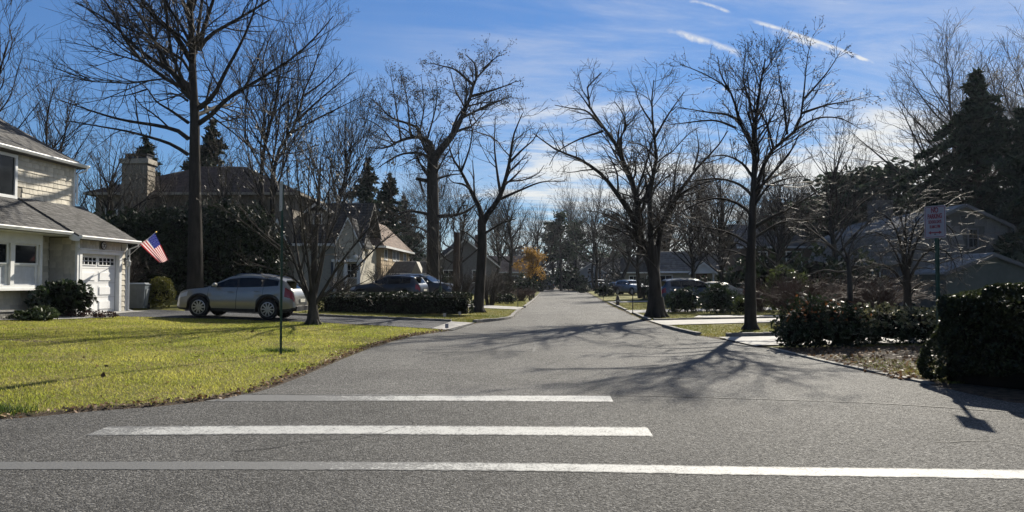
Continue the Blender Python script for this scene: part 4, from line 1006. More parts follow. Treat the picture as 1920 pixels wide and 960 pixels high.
    for xa, xb in ((-4.6, -3.6), (-5.84, -4.78)):
        p = MB()
        for za, zb, y in ((1.02, 1.67, .60), (1.67, 2.32, .57)):
            p.bb(xa, xa + .07, y, y + .05, za, zb); p.bb(xb - .07, xb, y, y + .05, za, zb); p.bb(xa + .07, xb - .07, y, y + .05, za, za + .05); p.bb(xa + .07, xb - .07, y, y + .05, zb - .05, zb)
        p.build('sash', WHITE, bay)
        MB().bb(xa + .07, xb - .07, .63, .64, 1.07, 1.62).build('pane', BLIND, bay); MB().bb(xa + .07, xb - .07, .60, .61, 1.72, 2.27).build('pane', GLASS, bay)
    for p in window(r, -5.1, -3.05, 4.0, 5.28, 1.9, (2, 1), .10, proud=.06).children: pass
    # lower roofs
    b = MB()
    b.prism([(-2.9, -.28, 2.66), (-2.9, 1.95, 3.99), (-2.9, 1.95, 3.87), (-2.9, -.28, 2.54)], (3.22, 0, 0))
    b.prism([(-11, .03, 2.79), (-11, 1.95, 3.945), (-11, 1.95, 3.82), (-11, .03, 2.67)], (8.1, 0, 0))
    lr = b.build('roof', ROOFM, r)
    tabs_obj([(np.array((-2.9, -.3, 2.665)), (3.23, 0, 0), (0, 2.25, 1.342), 17, 17), (np.array((-6.8, .02, 2.785)), (3.9, 0, 0), (0, 1.93, 1.16), 20, 14)], lr, ROOFM)
    # upper hip roof
    z0, e0, e1, y0, y1 = 5.52, -12, .10, 1.64, 9.7; hw = (y1 - y0) / 2; rh = hw * math.tan(R_(37)); xr = e1 - hw
    b = MB(); V = [(e0, y0, z0), (e1, y0, z0), (e1, y1, z0), (e0, y1, z0), (xr, y0 + hw, z0 + rh), (e0, y0 + hw, z0 + rh)]
    b.add(V + [(x, y, z - .1) for x, y, z in V[:4]], [(0, 1, 4, 5), (1, 2, 4), (2, 3, 5, 4), (3, 0, 5), (6, 9, 8, 7), (0, 6, 7, 1), (1, 7, 8, 2), (2, 8, 9, 3), (3, 9, 6, 0)])
    ur = b.build('roof', ROOFM, r)
    nv = 22; Vs, Fs = [], []; rng = random.Random(9)
    for j in range(nv):                      # tabs on the hip, each course ends at the hip line
        f0, f1 = j / nv, min((j + 1.2) / nv, 1); xe = e1 - hw * f0; x = -6.9 + rng.uniform(-.2, 0)
        while x < xe - .02:
            w = rng.uniform(.16, .3); c = min(x + w - .012, xe); t = rng.uniform(.010, .022); o = len(Vs); xe1 = min(c, e1 - hw * f1)
            ya, za, yb, zb = y0 + hw * f0, z0 + rh * f0, y0 + hw * f1, z0 + rh * f1
            Vs += [(x, ya, za), (c, ya, za), (x, ya, za + t), (c, ya, za + t), (max(xe1, x), yb, zb + .005), (x, yb, zb + .005)]; Fs += [[o, o + 1, o + 3, o + 2], [o + 2, o + 3, o + 4, o + 5]]; x += w
    link('roof_shingles', raw_mesh('roof_shingles', np.array(Vs), np.array(Fs), ROOFM), ur, kind='stuff')
    # gutters and downspouts
    def gutter(x0, x1, y, z): 
        b = MB(); b.prism([(x0, y, z), (x0, y - .11, z), (x0, y - .12, z - .03), (x0, y - .08, z - .11), (x0, y, z - .11)], (x1 - x0, 0, 0)); b.build('gutter', WHITE, r)
    gutter(-11, .14, 1.64, 5.56); gutter(-2.92, .36, -.285, 2.68); gutter(-11, -2.92, .02, 2.80)
    MB().prism([(-2.93, -.3, 2.62), (-2.93, .05, 2.80), (-2.93, .05, 2.56), (-2.93, -.1, 2.50), (-2.93, -.3, 2.50)], (.03, 0, 0)).build('fascia', WHITE, r)
    MB().tube([(.26, -.33, 2.6), (.26, -.33, 2.5), (.12, -.07, 2.36), (.12, -.06, 1.2), (.12, -.06, .06), (.2, -.2, .0)], .038, 6).build('downspout', WHITE, r)
    MB().tube([(.02, 1.58, 5.48), (.02, 1.58, 5.36), (-.14, 1.82, 5.2), (-.14, 1.82, 4.05)], .036, 6).build('downspout', WHITE, r)
    # lantern and round plaque
    b = MB(); b.bb(-.1, .0, -.035, .0, 1.78, 2.02); b.tube([(-.05, -.03, 1.95), (-.05, -.14, 2.0), (-.05, -.16, 1.93)], .014, 6)
    lamp = b.build('wall_lantern', DARKM, r)
    MB().lathe([(.02, .0), (.055, .04), (.07, .17), (.09, .18), (.03, .25), (.008, .28)], (-.05, -.17, 1.70), 8).build('lamp_glass', mat('lantern_glass', (.5, .5, .48), .2, 0, spec=.6), lamp)
    pl = MB().lathe([(.13, 0), (.15, -.012), (.15, -.028), (.125, -.035)], (-1.36, -.05, 2.42), 20, 'Y').build('plaque', DARKM, r)
    b = MB(); b.lathe([(.118, -.036), (.11, -.044), (.02, -.046)], (-1.36, -.05, 2.42), 20, 'Y'); b.build('plaque_face', mat('plaque_pale', (.55, .56, .56), .5, .2, 9), pl)
    b = MB(); b.prism([(-1.43, -.1, 2.48), (-1.29, -.1, 2.48), (-1.30, -.1, 2.455), (-1.36, -.1, 2.445), (-1.42, -.1, 2.455)], (0, -.006, 0)); b.prism([(-1.375, -.1, 2.44), (-1.345, -.1, 2.44), (-1.345, -.1, 2.36), (-1.375, -.1, 2.36)], (0, -.006, 0)); b.prism([(-1.46, -.1, 2.40), (-1.40, -.1, 2.36), (-1.42, -.1, 2.345)], (0, -.006, 0)); b.prism([(-1.26, -.1, 2.40), (-1.32, -.1, 2.36), (-1.30, -.1, 2.345)], (0, -.006, 0)); b.build('plaque_relief', DARKM, pl)
    return r
HL = house_left()

def clap(parent, x0, x1, z0, z1, y, h, m, clip=None, name='clapboard', holes=()):
    """separate clapboards, one object a course, along a wall facing -y"""
    z = z0
    while z < z1 - .03:
        hh = min(h, z1 - z); a, c = clip(z + hh / 2) if clip else (x0, x1)
        spans = [(a, c)]
        for hx0, hx1, hz0, hz1 in holes:
            if z + hh > hz0 and z < hz1: spans = [s for p, q_ in spans for s in ((p, min(q_, hx0)), (max(p, hx1), q_)) if s[1] - s[0] > .03]
        for a, c in spans:
            if c - a > .05:
                b = MB(); b.prism([(a, y, z), (a, y - .028, z), (a, y - .006, z + hh + .01), (a, y, z + hh + .01)], (c - a, 0, 0)); b.build(name, m, parent)
        z += h
def gable_roof(x0, x1, y0, y1, ze, zr, m, parent, over=.3, th=.14, axis='Y', trim=None, name='roof', nu=24, nv=12):
    """gable roof, ridge along axis"""
    b = MB()
    if axis == 'Y':
        xm = (x0 + x1) / 2; s = (zr - ze) / (xm - x0); zo = ze - s * over
        A = [(x0 - over, y0 - over, zo), (xm, y0 - over, zr), (xm, y0 - over, zr + th * 1.2), (x0 - over, y0 - over, zo + th)]; Bq = [(x1 + over, y0 - over, zo), (x1 + over, y0 - over, zo + th), (xm, y0 - over, zr + th * 1.2), (xm, y0 - over, zr)]
        d = (0, y1 - y0 + 2 * over, 0); b.prism(A, d); b.prism(Bq, d); r = b.build(name, m, parent)
        P = np.array; L = y1 - y0 + 2 * over
        tabs_obj([(P((x0 - over, y1 + over, zo + th)), (0, -L, 0), (xm - x0 + over, 0, zr - zo + .03), nu, nv), (P((x1 + over, y0 - over, zo + th)), (0, L, 0), (xm - x1 - over, 0, zr - zo + .03), nu, nv)], r, m)
        if trim:
            t = MB(); w = .16
            t.prism([(x0 - over, y0 - over - .03, zo + th * .9), (xm, y0 - over - .03, zr + th), (xm, y0 - over - .03, zr + th - w * 1.2), (x0 - over, y0 - over - .03, zo + th - w)], (0, .028, 0)); t.prism([(x1 + over, y0 - over - .03, zo + th * .9), (x1 + over, y0 - over - .03, zo + th - w), (xm, y0 - over - .03, zr + th - w * 1.2), (xm, y0 - over - .03, zr + th)], (0, .028, 0)); t.build('rake_board', trim, parent)
    else:
        ym = (y0 + y1) / 2; s = (zr - ze) / (ym - y0); zo = ze - s * over
        A = [(x0 - over, y0 - over, zo), (x0 - over, y0 - over, zo + th), (x0 - over, ym, zr + th * 1.2), (x0 - over, ym, zr)]; Bq = [(x0 - over, y1 + over, zo), (x0 - over, ym, zr), (x0 - over, ym, zr + th * 1.2), (x0 - over, y1 + over, zo + th)]
        d = (x1 - x0 + 2 * over, 0, 0); b.prism(A, d); b.prism(Bq, d); r = b.build(name, m, parent); L = x1 - x0 + 2 * over
        tabs_obj([(np.array((x0 - over, y0 - over, zo + th)), (L, 0, 0), (0, ym - y0 + over, zr - zo + .03), nu, nv)], r, m)
        if trim: MB().bb(x0 - over, x1 + over, y0 - over - .12, y0 - over, zo - .02, zo + th).build('gutter', trim, parent)
    return r
def hip_roof(x0, x1, y0, y1, ze, zr, m, parent, over=.4, trim=None, nu=30, nv=14):
    x0 -= over; x1 += over; y0 -= over; y1 += over; hw = min(y1 - y0, x1 - x0) / 2
    if x1 - x0 >= y1 - y0: ra, rb = (x0 + hw, (y0 + y1) / 2), (x1 - hw, (y0 + y1) / 2)
    else: ra, rb = ((x0 + x1) / 2, y0 + hw), ((x0 + x1) / 2, y1 - hw)
    V = [(x0, y0, ze), (x1, y0, ze), (x1, y1, ze), (x0, y1, ze), ra + (zr,), rb + (zr,)]; V += [(x, y, z - .14) for x, y, z in V[:4]]
    f = [(0, 1, 5, 4), (1, 2, 5), (2, 3, 4, 5), (3, 0, 4)] if x1 - x0 >= y1 - y0 else [(0, 1, 4), (1, 2, 5, 4), (2, 3, 5), (3, 0, 4, 5)]
    r = link('roof', raw_mesh('roof', V, f + [(6, 9, 8, 7), (0, 6, 7, 1), (1, 7, 8, 2), (2, 8, 9, 3), (3, 9, 6, 0)], m), parent)
    Vs, Fs = [], []; rng = random.Random(3)       # course edges of the shingles on the two seen slopes
    def courses(A, Bq, Cq, D):                  # A-B eave, D-C top
        A, Bq, Cq, D = map(Vector, (A, Bq, Cq, D)); n = (Bq - A).cross(D - A).normalized(); n = n if n.z > 0 else -n
        for j in range(nv):
            f0, f1 = j / nv, min((j + 1.15) / nv, 1); p, q_, s, u = A.lerp(D, f0), Bq.lerp(Cq, f0), Bq.lerp(Cq, f1), A.lerp(D, f1)
            for i in range(nu):
                a, c = i / nu, (i + .97) / nu; t = rng.uniform(.01, .03); o = len(Vs)
                Vs.extend(map(tuple, (p.lerp(q_, a), p.lerp(q_, c), p.lerp(q_, a) + n * t, p.lerp(q_, c) + n * t, u.lerp(s, c) + n * .006, u.lerp(s, a) + n * .006))); Fs.extend([[o, o + 1, o + 3, o + 2], [o + 2, o + 3, o + 4, o + 5]])
    if x1 - x0 >= y1 - y0: courses(V[0], V[1], V[5], V[4]); courses(V[1], V[2], V[5], V[5])
    else: courses(V[0], V[1], V[4], V[4]); courses(V[1], V[2], V[5], V[4])
    link('roof_shingles', raw_mesh('roof_shingles', np.array(Vs), np.array(Fs), m), r, kind='stuff')
    if trim:
        b = MB(); b.bb(x0, x1, y0 - .11, y0, ze - .15, ze); b.bb(x1, x1 + .11, y0, y1, ze - .15, ze); b.build('gutter', trim, parent)
    return r

# ---- brown roofed house with the tall wooden chimney
def chimney_house():
    Y = 47.5; O = gp(340, Y); X = lambda px, Y_=Y: (px - 960) / F * Y_ - O.x; Z = lambda py, Y_=Y: EYE + (527 - py) / F * Y_ - O.z
    r = thing('chimney_house', 'tall brown roofed house with a big siding clad chimney behind the trees', 'house', O)
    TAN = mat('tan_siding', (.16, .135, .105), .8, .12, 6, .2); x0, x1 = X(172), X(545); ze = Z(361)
    w = MB().bb(x0, x1, .3, 10, -.3, ze).build('wall', TAN, r)
    for k in range(int(ze / .33)): MB().prism([(x0, .3, k * .33), (x0, .265, k * .33), (x0, .295, k * .33 + .33)], (x1 - x0, 0, 0)).build('clapboard', TAN, w)
    hip_roof(x0, x1, .3, 10, ze, Z(312, Y + 5.2), mat('roof_chestnut', (.075, .055, .048), .9, .25, 12, .3, isl=.3), r, .5, mat('tan_trim', (.33, .29, .23), .6, .1), 60, 18)
    cx0, cx1 = X(237), X(284)
    c = MB().bb(cx0, cx1, -.75, .25, -.3, Z(309)).build('chimney', TAN, r)
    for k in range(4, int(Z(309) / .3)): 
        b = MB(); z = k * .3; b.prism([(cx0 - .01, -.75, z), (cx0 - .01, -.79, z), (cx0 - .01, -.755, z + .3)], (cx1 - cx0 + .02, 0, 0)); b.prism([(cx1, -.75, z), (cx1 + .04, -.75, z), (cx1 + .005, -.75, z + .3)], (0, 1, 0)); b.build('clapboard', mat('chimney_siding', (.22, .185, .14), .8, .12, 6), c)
    b = MB(); b.bb(cx0 - .1, cx1 + .1, -.86, .36, Z(309), Z(300)); b.build('chimney_cap', mat('tan_trim', (.33, .29, .23)), c)
    b = MB(); b.bb(cx0 + .1, cx1 - .1, -.65, .15, Z(300), Z(297))
    for u in (cx0 + .15, (cx0 + cx1) / 2, cx1 - .15): b.bb(u - .03, u + .03, -.62, .12, Z(297), Z(291))
    b.bb(cx0 + .05, cx1 - .05, -.7, .2, Z(291), Z(290)); b.build('chimney_top', DARKM, c)
    window(r, X(440), X(462), Z(440), Z(400), .27, (1, 2), .1); window(r, X(195), X(212), Z(420), Z(392), .27, (1, 2), .1)
chimney_house()
def shed():
    Y = 41; O = gp(326, Y); Z = lambda py: EYE + (527 - py) / F * Y - O.z; h = .86
    r = thing('garden_shed', 'small grey gabled shed half hidden behind the yellow green yew', 'shed', O)
    G = mat('shed_grey', (.21, .205, .19), .8, .15, 5); xa, xb = -1.0, .80; zp, ze = Z(470), Z(493); xm = (xa + xb) / 2 - .05
    w = MB().prism([(xa, 0, -.1), (xb, 0, -.1), (xb, 0, ze), (xm, 0, zp), (xa, 0, ze)], (0, 2, 0)).build('wall', G, r)
    clap(w, xa, xb, 0, zp - .1, -.001, .17, G, lambda z: (xa, xb) if z < ze else (xa + (xm - xa) * (z - ze) / (zp - ze), xb - (xb - xm) * (z - ze) / (zp - ze)))
    gable_roof(xa, xb, 0, 2, ze, zp, ROOFD, r, .12, .06, 'Y', WHITE, nu=8, nv=6)
shed()
# ---- white gabled house
def white_house():
    Y = 47; O = gp(600, Y); X = lambda px, Y_=Y: (px - 960) / F * Y_ - O.x; Z = lambda py, Y_=Y: EYE + (527 - py) / F * Y_ - O.z
    r = thing('white_gabled_house', 'white clapboard house with dark roof, small front gable and columned porch', 'house', O)
    CW = mat('clapboard_white', (.40, .37, .30), .7, .08, 5); x0, x1 = X(492), X(668); ze = Z(452)
    w = MB().bb(x0, x1, 1.2, 8, -.2, ze).build('wall', CW, r)
    clap(w, x0, x1, 0, ze, 1.2, .24, CW, holes=[(X(497), X(536), .3, Z(476)), (X(627), X(669), -.1, 9)])
    gable_roof(x0, x1, 1.2, 8, ze, Z(385, Y + 4.6), ROOFD, r, .3, .14, 'X', WHITE, nu=40, nv=14)
    for xa, xb, pa, pb in ((X(628), X(674), 457, 408), (X(500), X(536), 452, 412)):      # front gables
        zb, zt = Z(pa), Z(pb); xm = (xa + xb) / 2
        g = MB().prism([(xa, .2, Z(486)), (xb, .2, Z(486)), (xb, .2, zb), (xm, .2, zt), (xa, .2, zb)], (0, 1.4, 0)).build('gable', CW, r)
        clap(g, xa, xb, Z(486), zt - .15, .199, .2, CW, lambda z, xa=xa, xb=xb, zb=zb, zt=zt, xm=xm: (xa, xb) if z < zb else (xa + (xm - xa) * (z - zb) / (zt - zb), xb - (xb - xm) * (z - zb) / (zt - zb)))
        gable_roof(xa, xb, .2, 4, zb, zt, ROOFD, r, .12, .08, 'Y', WHITE, name='gable_roof', nu=10, nv=8)
    MB().bb(X(622), X(678), -.1, 1.2, Z(491), Z(486)).build('porch_beam', WHITE, r)
    for px in (628, 648, 672): MB().bb(X(px) - .09, X(px) + .09, .0, .18, 0, Z(491)).build('porch_column', WHITE, r)
    window(r, X(638), X(662), Z(520), Z(494), 1.16, (2, 2), .08); MB().bb(X(612), X(622), 1.14, 1.2, 0, Z(488)).build('shutter', mat('shutter_blue', (.05, .07, .10), .5), r)
    window(r, X(499), X(511), .6, Z(480), 1.16, (1, 3), .09); window(r, X(520), X(532), .6, Z(480), 1.16, (1, 3), .09)
    d = MB().bb(X(555), X(595), 2.6, 5, ze, Z(388)).build('dormer', CW, r); window(r, X(568), X(582), Z(412), Z(394), 2.58, (2, 1), .1, name='dormer_window')
    gable_roof(X(553), X(597), 2.6, 5, Z(388), Z(372), ROOFD, r, .15, .08, 'Y', WHITE, name='dormer_roof', nu=8, nv=6)
    MB().lathe([(.02, 0), (.12, .05), (.16, .16), (.12, .27), (.02, .32)], (X(667, 46.7), -.28, Z(487)), 12).build('porch_lamp', mat('lamp_opal', (.7, .7, .66), .3, 0), r)
    c = MB().bb(X(632), X(646), 4.6, 5.6, Z(440), Z(378)).build('chimney', mat('brick_dark', (.12, .07, .05), .9, .3, 20), r)
white_house()
# ---- tan house with the sunlit side
def tan_house():
    Y = 54; O = gp(690, Y); X = lambda px, Y_=Y: (px - 960) / F * Y_ - O.x; Z = lambda py, Y_=Y: EYE + (527 - py) / F * Y_ - O.z
    r = thing('tan_house', 'tan house with broad brown hip roof and sunlit side behind the parked cars', 'house', O, R_(-1.5))
    T = mat('tan_stucco', (.34, .255, .15), .85, .15, 8, .3); x0, x1 = X(662), X(714); ze = Z(461)
    w = MB().bb(x0, x1, 0, 12.5, -.2, ze).build('wall', T, r)
    for k in range(int(ze / .3)):
        b = MB(); b.prism([(x1, 0, k * .3), (x1 + .03, 0, k * .3), (x1 + .004, 0, k * .3 + .3)], (0, 12.5, 0)); b.prism([(x0, 0, k * .3), (x0, -.03, k * .3), (x0, -.004, k * .3 + .3)], (x1 - x0, 0, 0)); b.build('clapboard', T, w)
    hip_roof(x0 - 1.5, x1, 0, 12.5, ze, Z(412, Y + 4), ROOFB, r, .35, WHITE, 26, 16)
    MB().bb(X(668), X(688), -.06, 0, -.1, Z(513)).build('door', mat('door_blue', (.03, .045, .06), .5), r)
    b = MB(); b.bb(X(666), X(668), -.09, 0, -.1, Z(511)); b.bb(X(688), X(690), -.09, 0, -.1, Z(511)); b.bb(X(668), X(688), -.09, 0, Z(513), Z(511)); b.build('door_frame', WHITE, r)
    window(r, X(664), X(673), Z(492), Z(468), -.02, (1, 2), .06); 
    for ya, yb in ((1.2, 2.2), (4.6, 5.6), (6.1, 7.1), (9.6, 10.6)):     # windows of the street side, in the plane x = x1
        za, zb = Z(484), Z(466); b = MB(); b.bb(x1, x1 + .06, ya - .12, yb + .12, za - .1, za); b.bb(x1, x1 + .06, ya - .12, yb + .12, zb, zb + .1); b.bb(x1, x1 + .06, ya - .12, ya, za, zb); b.bb(x1, x1 + .06, yb, yb + .12, za, zb); b.bb(x1, x1 + .05, (ya + yb) / 2 - .04, (ya + yb) / 2 + .04, za, zb)
        wn = b.build('window', WHITE, r); MB().bb(x1 + .004, x1 + .034, ya, yb, za, zb).build('pane', GLASS, wn)
    # one storey wing towards the street
    MB().bb(x1 + .04, x1 + 3.2, 2.5, 9.5, -.2, Z(516)).build('wing_wall', T, r)
    gable_roof(x1 + .04, x1 + 3.2, 2.5, 9.5, Z(512), Z(489), ROOFD, r, .3, .1, 'X', WHITE, name='wing_roof', nu=16, nv=9)
    g0, g1 = x1 + 1.9, x1 + 2.7; MB().prism([(g0, 2.0, Z(512)), (g1, 2.0, Z(512)), ((g0 + g1) / 2, 2.0, Z(489))], (0, 1.6, 0)).build('wing_gable', mat('gable_pale', (.26, .24, .20), .7, .1), r)
tan_house()
def plain_house(name, label, O, rz, w, d, ze, zr, wm, rm, axis, wins=(), chim=None, trim=WHITE, door=None):
    r = thing(name, label, 'house', O, rz)
    wl = MB().bb(-w / 2, w / 2, 0, d, -.4, ze).build('wall', wm, r)
    if axis == 'Y': MB().prism([(-w / 2, 0, ze), (w / 2, 0, ze), (0, 0, zr)], (0, d, 0)).build('gable', wm, r)
    gable_roof(-w / 2, w / 2, 0, d, ze, zr, rm, r, .35, .12, axis, trim, nu=26, nv=10)
    for (x0, x1, z0, z1) in wins: window(r, x0, x1, z0, z1, -.01, (2, 2), .09)
    if door: MB().bb(door[0], door[1], -.05, 0, 0, 2.05).build('door', mat('door_brown', (.10, .05, .035), .5), r)
    if chim: MB().bb(*chim).build('chimney', mat('brick_dark', (.12, .07, .05)), r)
    return r
GREYW = mat('grey_siding', (.16, .16, .16), .8, .12, 5); WHW = mat('clapboard_white', (.40, .37, .30)); BLW = mat('pale_blue_siding', (.20, .23, .26), .8, .1, 4)
plain_house('grey_house', 'grey gabled house half hidden behind the tall brown snag', gp(872, 76), R_(12), 6.5, 8, 3.0, 5.6, GREYW, ROOFD, 'Y', [(-2.2, -1.2, 1.2, 2.4), (.8, 1.8, 1.2, 2.4)], (1.6, 2.3, 3, 3.8, 3, 6.3))
plain_house('pale_blue_house', 'small pale blue house at the bend of the street behind the white car', gp(1108, 143), R_(-6), 5.5, 7, 3.1, 4.9, BLW, ROOFD, 'Y', [(-1.7, -.6, 1.0, 2.2), (.5, 1.6, 1.0, 2.2), (-.5, .5, 3.1, 3.9)])
plain_house('cream_house', 'low cream house behind the row of far parked cars', gp(1222, 98), R_(-8), 7.5, 7, 2.7, 4.6, mat('cream_siding', (.22, .20, .165), .8, .1), ROOFD, 'X', [(-2.9, -1.9, .9, 2.1), (-.6, .6, .9, 2.1), (1.9, 2.9, .9, 2.1)], None, WHITE, (1.0, 1.7))
plain_house('tan_cottage', 'tan cottage glimpsed behind the yellow leaved tree', gp(930, 108), R_(8), 9, 7, 2.8, 5.0, mat('cream_siding', (.22, .20, .165)), ROOFB, 'X', [(-3.2, -2.2, .9, 2.1), (-.6, .6, .9, 2.1), (2.2, 3.2, .9, 2.1)])
r = plain_house('porch_house', 'small white house with grey roof and a gabled porch on two columns', gp(1287, 56), R_(-10), 5.0, 8, 2.25, 3.75, WHW, mat('roof_tan', (.17, .155, .135), .9, .2, 12, .3, isl=.25), 'X', [(-2.0, -1.1, .9, 1.9)], None, WHITE, (.7, 1.5))
for u in (.35, 1.85): MB().lathe([(.10, 0), (.10, .08), (.075, .1), (.065, 1.95), (.10, 1.98), (.10, 2.05)], (u, -1.5, .0), 10).build('porch_column', WHITE, r)
gable_roof(.2, 2.0, -1.6, 1.0, 2.1, 2.85, mat('roof_tan', (.17, .155, .135)), r, .12, .08, 'Y', WHITE, name='porch_roof', nu=8, nv=6)
MB().prism([(.2, -1.58, 2.06), (2.0, -1.58, 2.06), (1.1, -1.58, 2.82)], (0, .1, 0)).build('pediment', WHITE, r)
r = plain_house('brown_house', 'dim brown house with grey roof and dark chimney behind the twiggy bush', gp(1490, 60), R_(-7), 8.5, 9, 4.2, 6.2, mat('brown_siding', (.085, .055, .042), .85, .2, 6), mat('roof_slate', (.13, .13, .135), .9, .2, 12, .3, isl=.25), 'X', [(-3.2, -2.2, 2.6, 3.7), (-.6, .5, 2.6, 3.7), (1.9, 3.0, 2.6, 3.7), (-3.0, -2.0, .8, 1.9)], (-1.9, -.7, 3.0, 4.0, 4.5, 7.0), WHITE, (-.4, .5))

# ---- gambrel house on the right
def gambrel_house():
    Y = 40; O = Vector((24.5, Y, gz(24.5, Y))); X = lambda px, Y_=Y: (px - 960) / F * Y_ - O.x; Z = lambda py, Y_=Y: EYE + (527 - py) / F * Y_ - O.z
    r = thing('gambrel_house', 'grey shingled gambrel roofed house in shade behind the street sign', 'house', O, R_(-2))
    G = mat('grey_shingle', (.14, .13, .12), .8, .12, 6, .3, obr=.18); GB = mat('grey_backing', (.075, .07, .064), .85, .1)
    zp, zm, ze = Z(387), Z(427), Z(492); xm, xe = 2.45, 3.15; D = 14
    w = MB().prism([(-xe + .1, 0, -.3), (xe - .1, 0, -.3), (xe - .1, 0, ze), (xm, 0, zm), (0, 0, zp), (-xm, 0, zm), (-xe + .1, 0, ze)], (0, D, 0)).build('wall', GB, r)
    lim = lambda x, z: abs(x) < (xe - .15 if z < ze else xm + (xe - xm) * (zm - z) / (zm - ze) - .05 if z < zm else xm * (zp - z) / (zp - zm) - .05)
    shingle_wall(w, -xe + .12, xe - .12, 1.0, zp, Matrix.Translation((0, -.002, 0)), .37, (.45, .56, .66, .75), 21, holes=[(X(1813), X(1836), Z(467), Z(427)), (-.22, .22, zp - .95, zp - .45)], m=G, top=lim, gap=.02)
    # roof: four slopes as slabs with shingle courses, white rake boards
    RM = mat('roof_silver', (.27, .265, .255), .85, .2, 14, .3, isl=.25); b = MB(); t = .13; o = .25
    pts = [(-xe - .15, ze - .15), (-xm, zm), (0, zp), (xm, zm), (xe + .15, ze - .15)]
    for (xa, za), (xb, zb) in zip(pts[:-1], pts[1:]):
        n = Vector((-(zb - za), 0, xb - xa)).normalized() * t
        b.prism([(xa, -o, za), (xb, -o, zb), (xb + n.x, -o, zb + n.z), (xa + n.x, -o, za + n.z)], (0, D + 2 * o, 0))
    rf = b.build('roof', RM, r); L = D + 2 * o; P = np.array
    n2 = Vector((-(zp - zm), 0, xm)).normalized() * t; n1 = Vector((-(zm - ze), 0, xe - xm)).normalized() * t
    tabs_obj([(P((-xm + n2.x, D + o, zm + n2.z)), (0, -L, 0), (xm, 0, zp - zm), 40, 9), (P((-xe - .15 + n1.x, D + o, ze - .15 + n1.z)), (0, -L, 0), (xe - xm + .15, 0, zm - ze + .15), 40, 8)], rf, RM)
    b = MB(); w_ = .17
    for (xa, za), (xb, zb) in zip(pts[:-1], pts[1:]):
        n = Vector((-(zb - za), 0, xb - xa)).normalized() * t; m_ = n.normalized() * (t - w_)
        b.prism([(xa + m_.x, -o - .05, za + m_.z), (xb + m_.x, -o - .05, zb + m_.z), (xb + n.x, -o - .05, zb + n.z), (xa + n.x, -o - .05, za + n.z)], (0, .048, 0))
    b.build('rake_board', mat('grey_trim', (.085, .088, .095), .6, .08), r)
    window(r, X(1817), X(1832), Z(463), Z(431), -.03, (2, 2), .09, frame=mat('grey_trim', (.085, .088, .095)))
    v = MB(); v.bb(-.2, .2, -.06, 0, zp - .92, zp - .48)
    vent = v.build('gable_vent', mat('grey_trim', (.085, .088, .095)), r)
    for k in range(5): MB().box((0, -.07, zp - .86 + k * .08), (.34, .02, .05), 0).build('slat', DARKM, vent)
    # long street side: blue grey board and batten
    BW = mat('blue_board', (.075, .095, .125), .8, .15, 5)
    for k in range(24): MB().bb(-xe + .06, -xe + .098, .2 + k * .57, .2 + k * .57 + .53, -.2, ze - .05).build('board', BW, w)
    for ya in (3.0, 7.0, 10.5):
        b = MB(); b.bb(-xe + .02, -xe + .06, ya, ya + .1, .7, 1.9); b.bb(-xe + .02, -xe + .06, ya + 1.0, ya + 1.1, .7, 1.9); b.bb(-xe + .02, -xe + .06, ya + .1, ya + 1.0, 1.8, 1.9); b.bb(-xe + .02, -xe + .06, ya + .1, ya + 1.0, .7, .8); wn = b.build('window', WHITE, r)
        MB().bb(-xe + .035, -xe + .06, ya + .1, ya + 1.0, .8, 1.8).build('pane', GLASS, wn)
    # stone chimney astride the ridge
    c = MB().bb(-.55, .6, 9.2, 10.4, zp - .6, zp + 1.25).build('chimney', mat('stone', (.16, .155, .15), .9, .2, 6), r)
    rng = random.Random(4); z = zp - .3; SM = mat('chimney_stone', (.17, .165, .16), .9, .25, 8, .3, obr=.3)
    while z < zp + 1.2:
        x = -.55
        while x < .58:
            w2 = min(rng.uniform(.2, .42), .6 - x); MB().bb(x + .01, x + w2 - .01, 9.165, 9.199, z + .01, z + .19).build('stone', SM, c); x += w2
        z += .2
    MB().bb(-.65, .7, 9.1, 10.5, zp + 1.25, zp + 1.36).build('chimney_cap', mat('stone', (.16, .155, .15)), c); MB().bb(-.3, .35, 9.5, 10.1, zp + 1.36, zp + 1.7).build('flue', DARKM, c)
    # front wing
    gx, gw = X(1870, 36.5) + 1.95 - 1.95, 2.3; yo = -3.4; zw, zq = Z(512, 36.6), Z(478, 36.6)
    GW = mat('wing_green', (.075, .085, .075), .85, .1, 4)
    MB().prism([(gx - gw, yo, -.3), (gx + gw, yo, -.3), (gx + gw, yo, zw), (gx, yo, zq), (gx - gw, yo, zw)], (0, 3.3, 0)).build('wing_wall', GW, r)
    gable_roof(gx - gw, gx + gw, yo, -.1, zw, zq, RM, r, .16, .09, 'Y', mat('grey_trim', (.085, .088, .095)), name='wing_roof', nu=12, nv=8)
gambrel_house()
plain_house('dark_house', 'dark low house roof at the right edge beyond the gambrel house', Vector((36.5, 50, .2)), R_(-3), 12, 9, 3.6, 5.6, GREYW, ROOFD, 'X', [(-4.6, -3.4, 1.2, 2.6), (-1.8, -.7, 1.2, 2.6)])
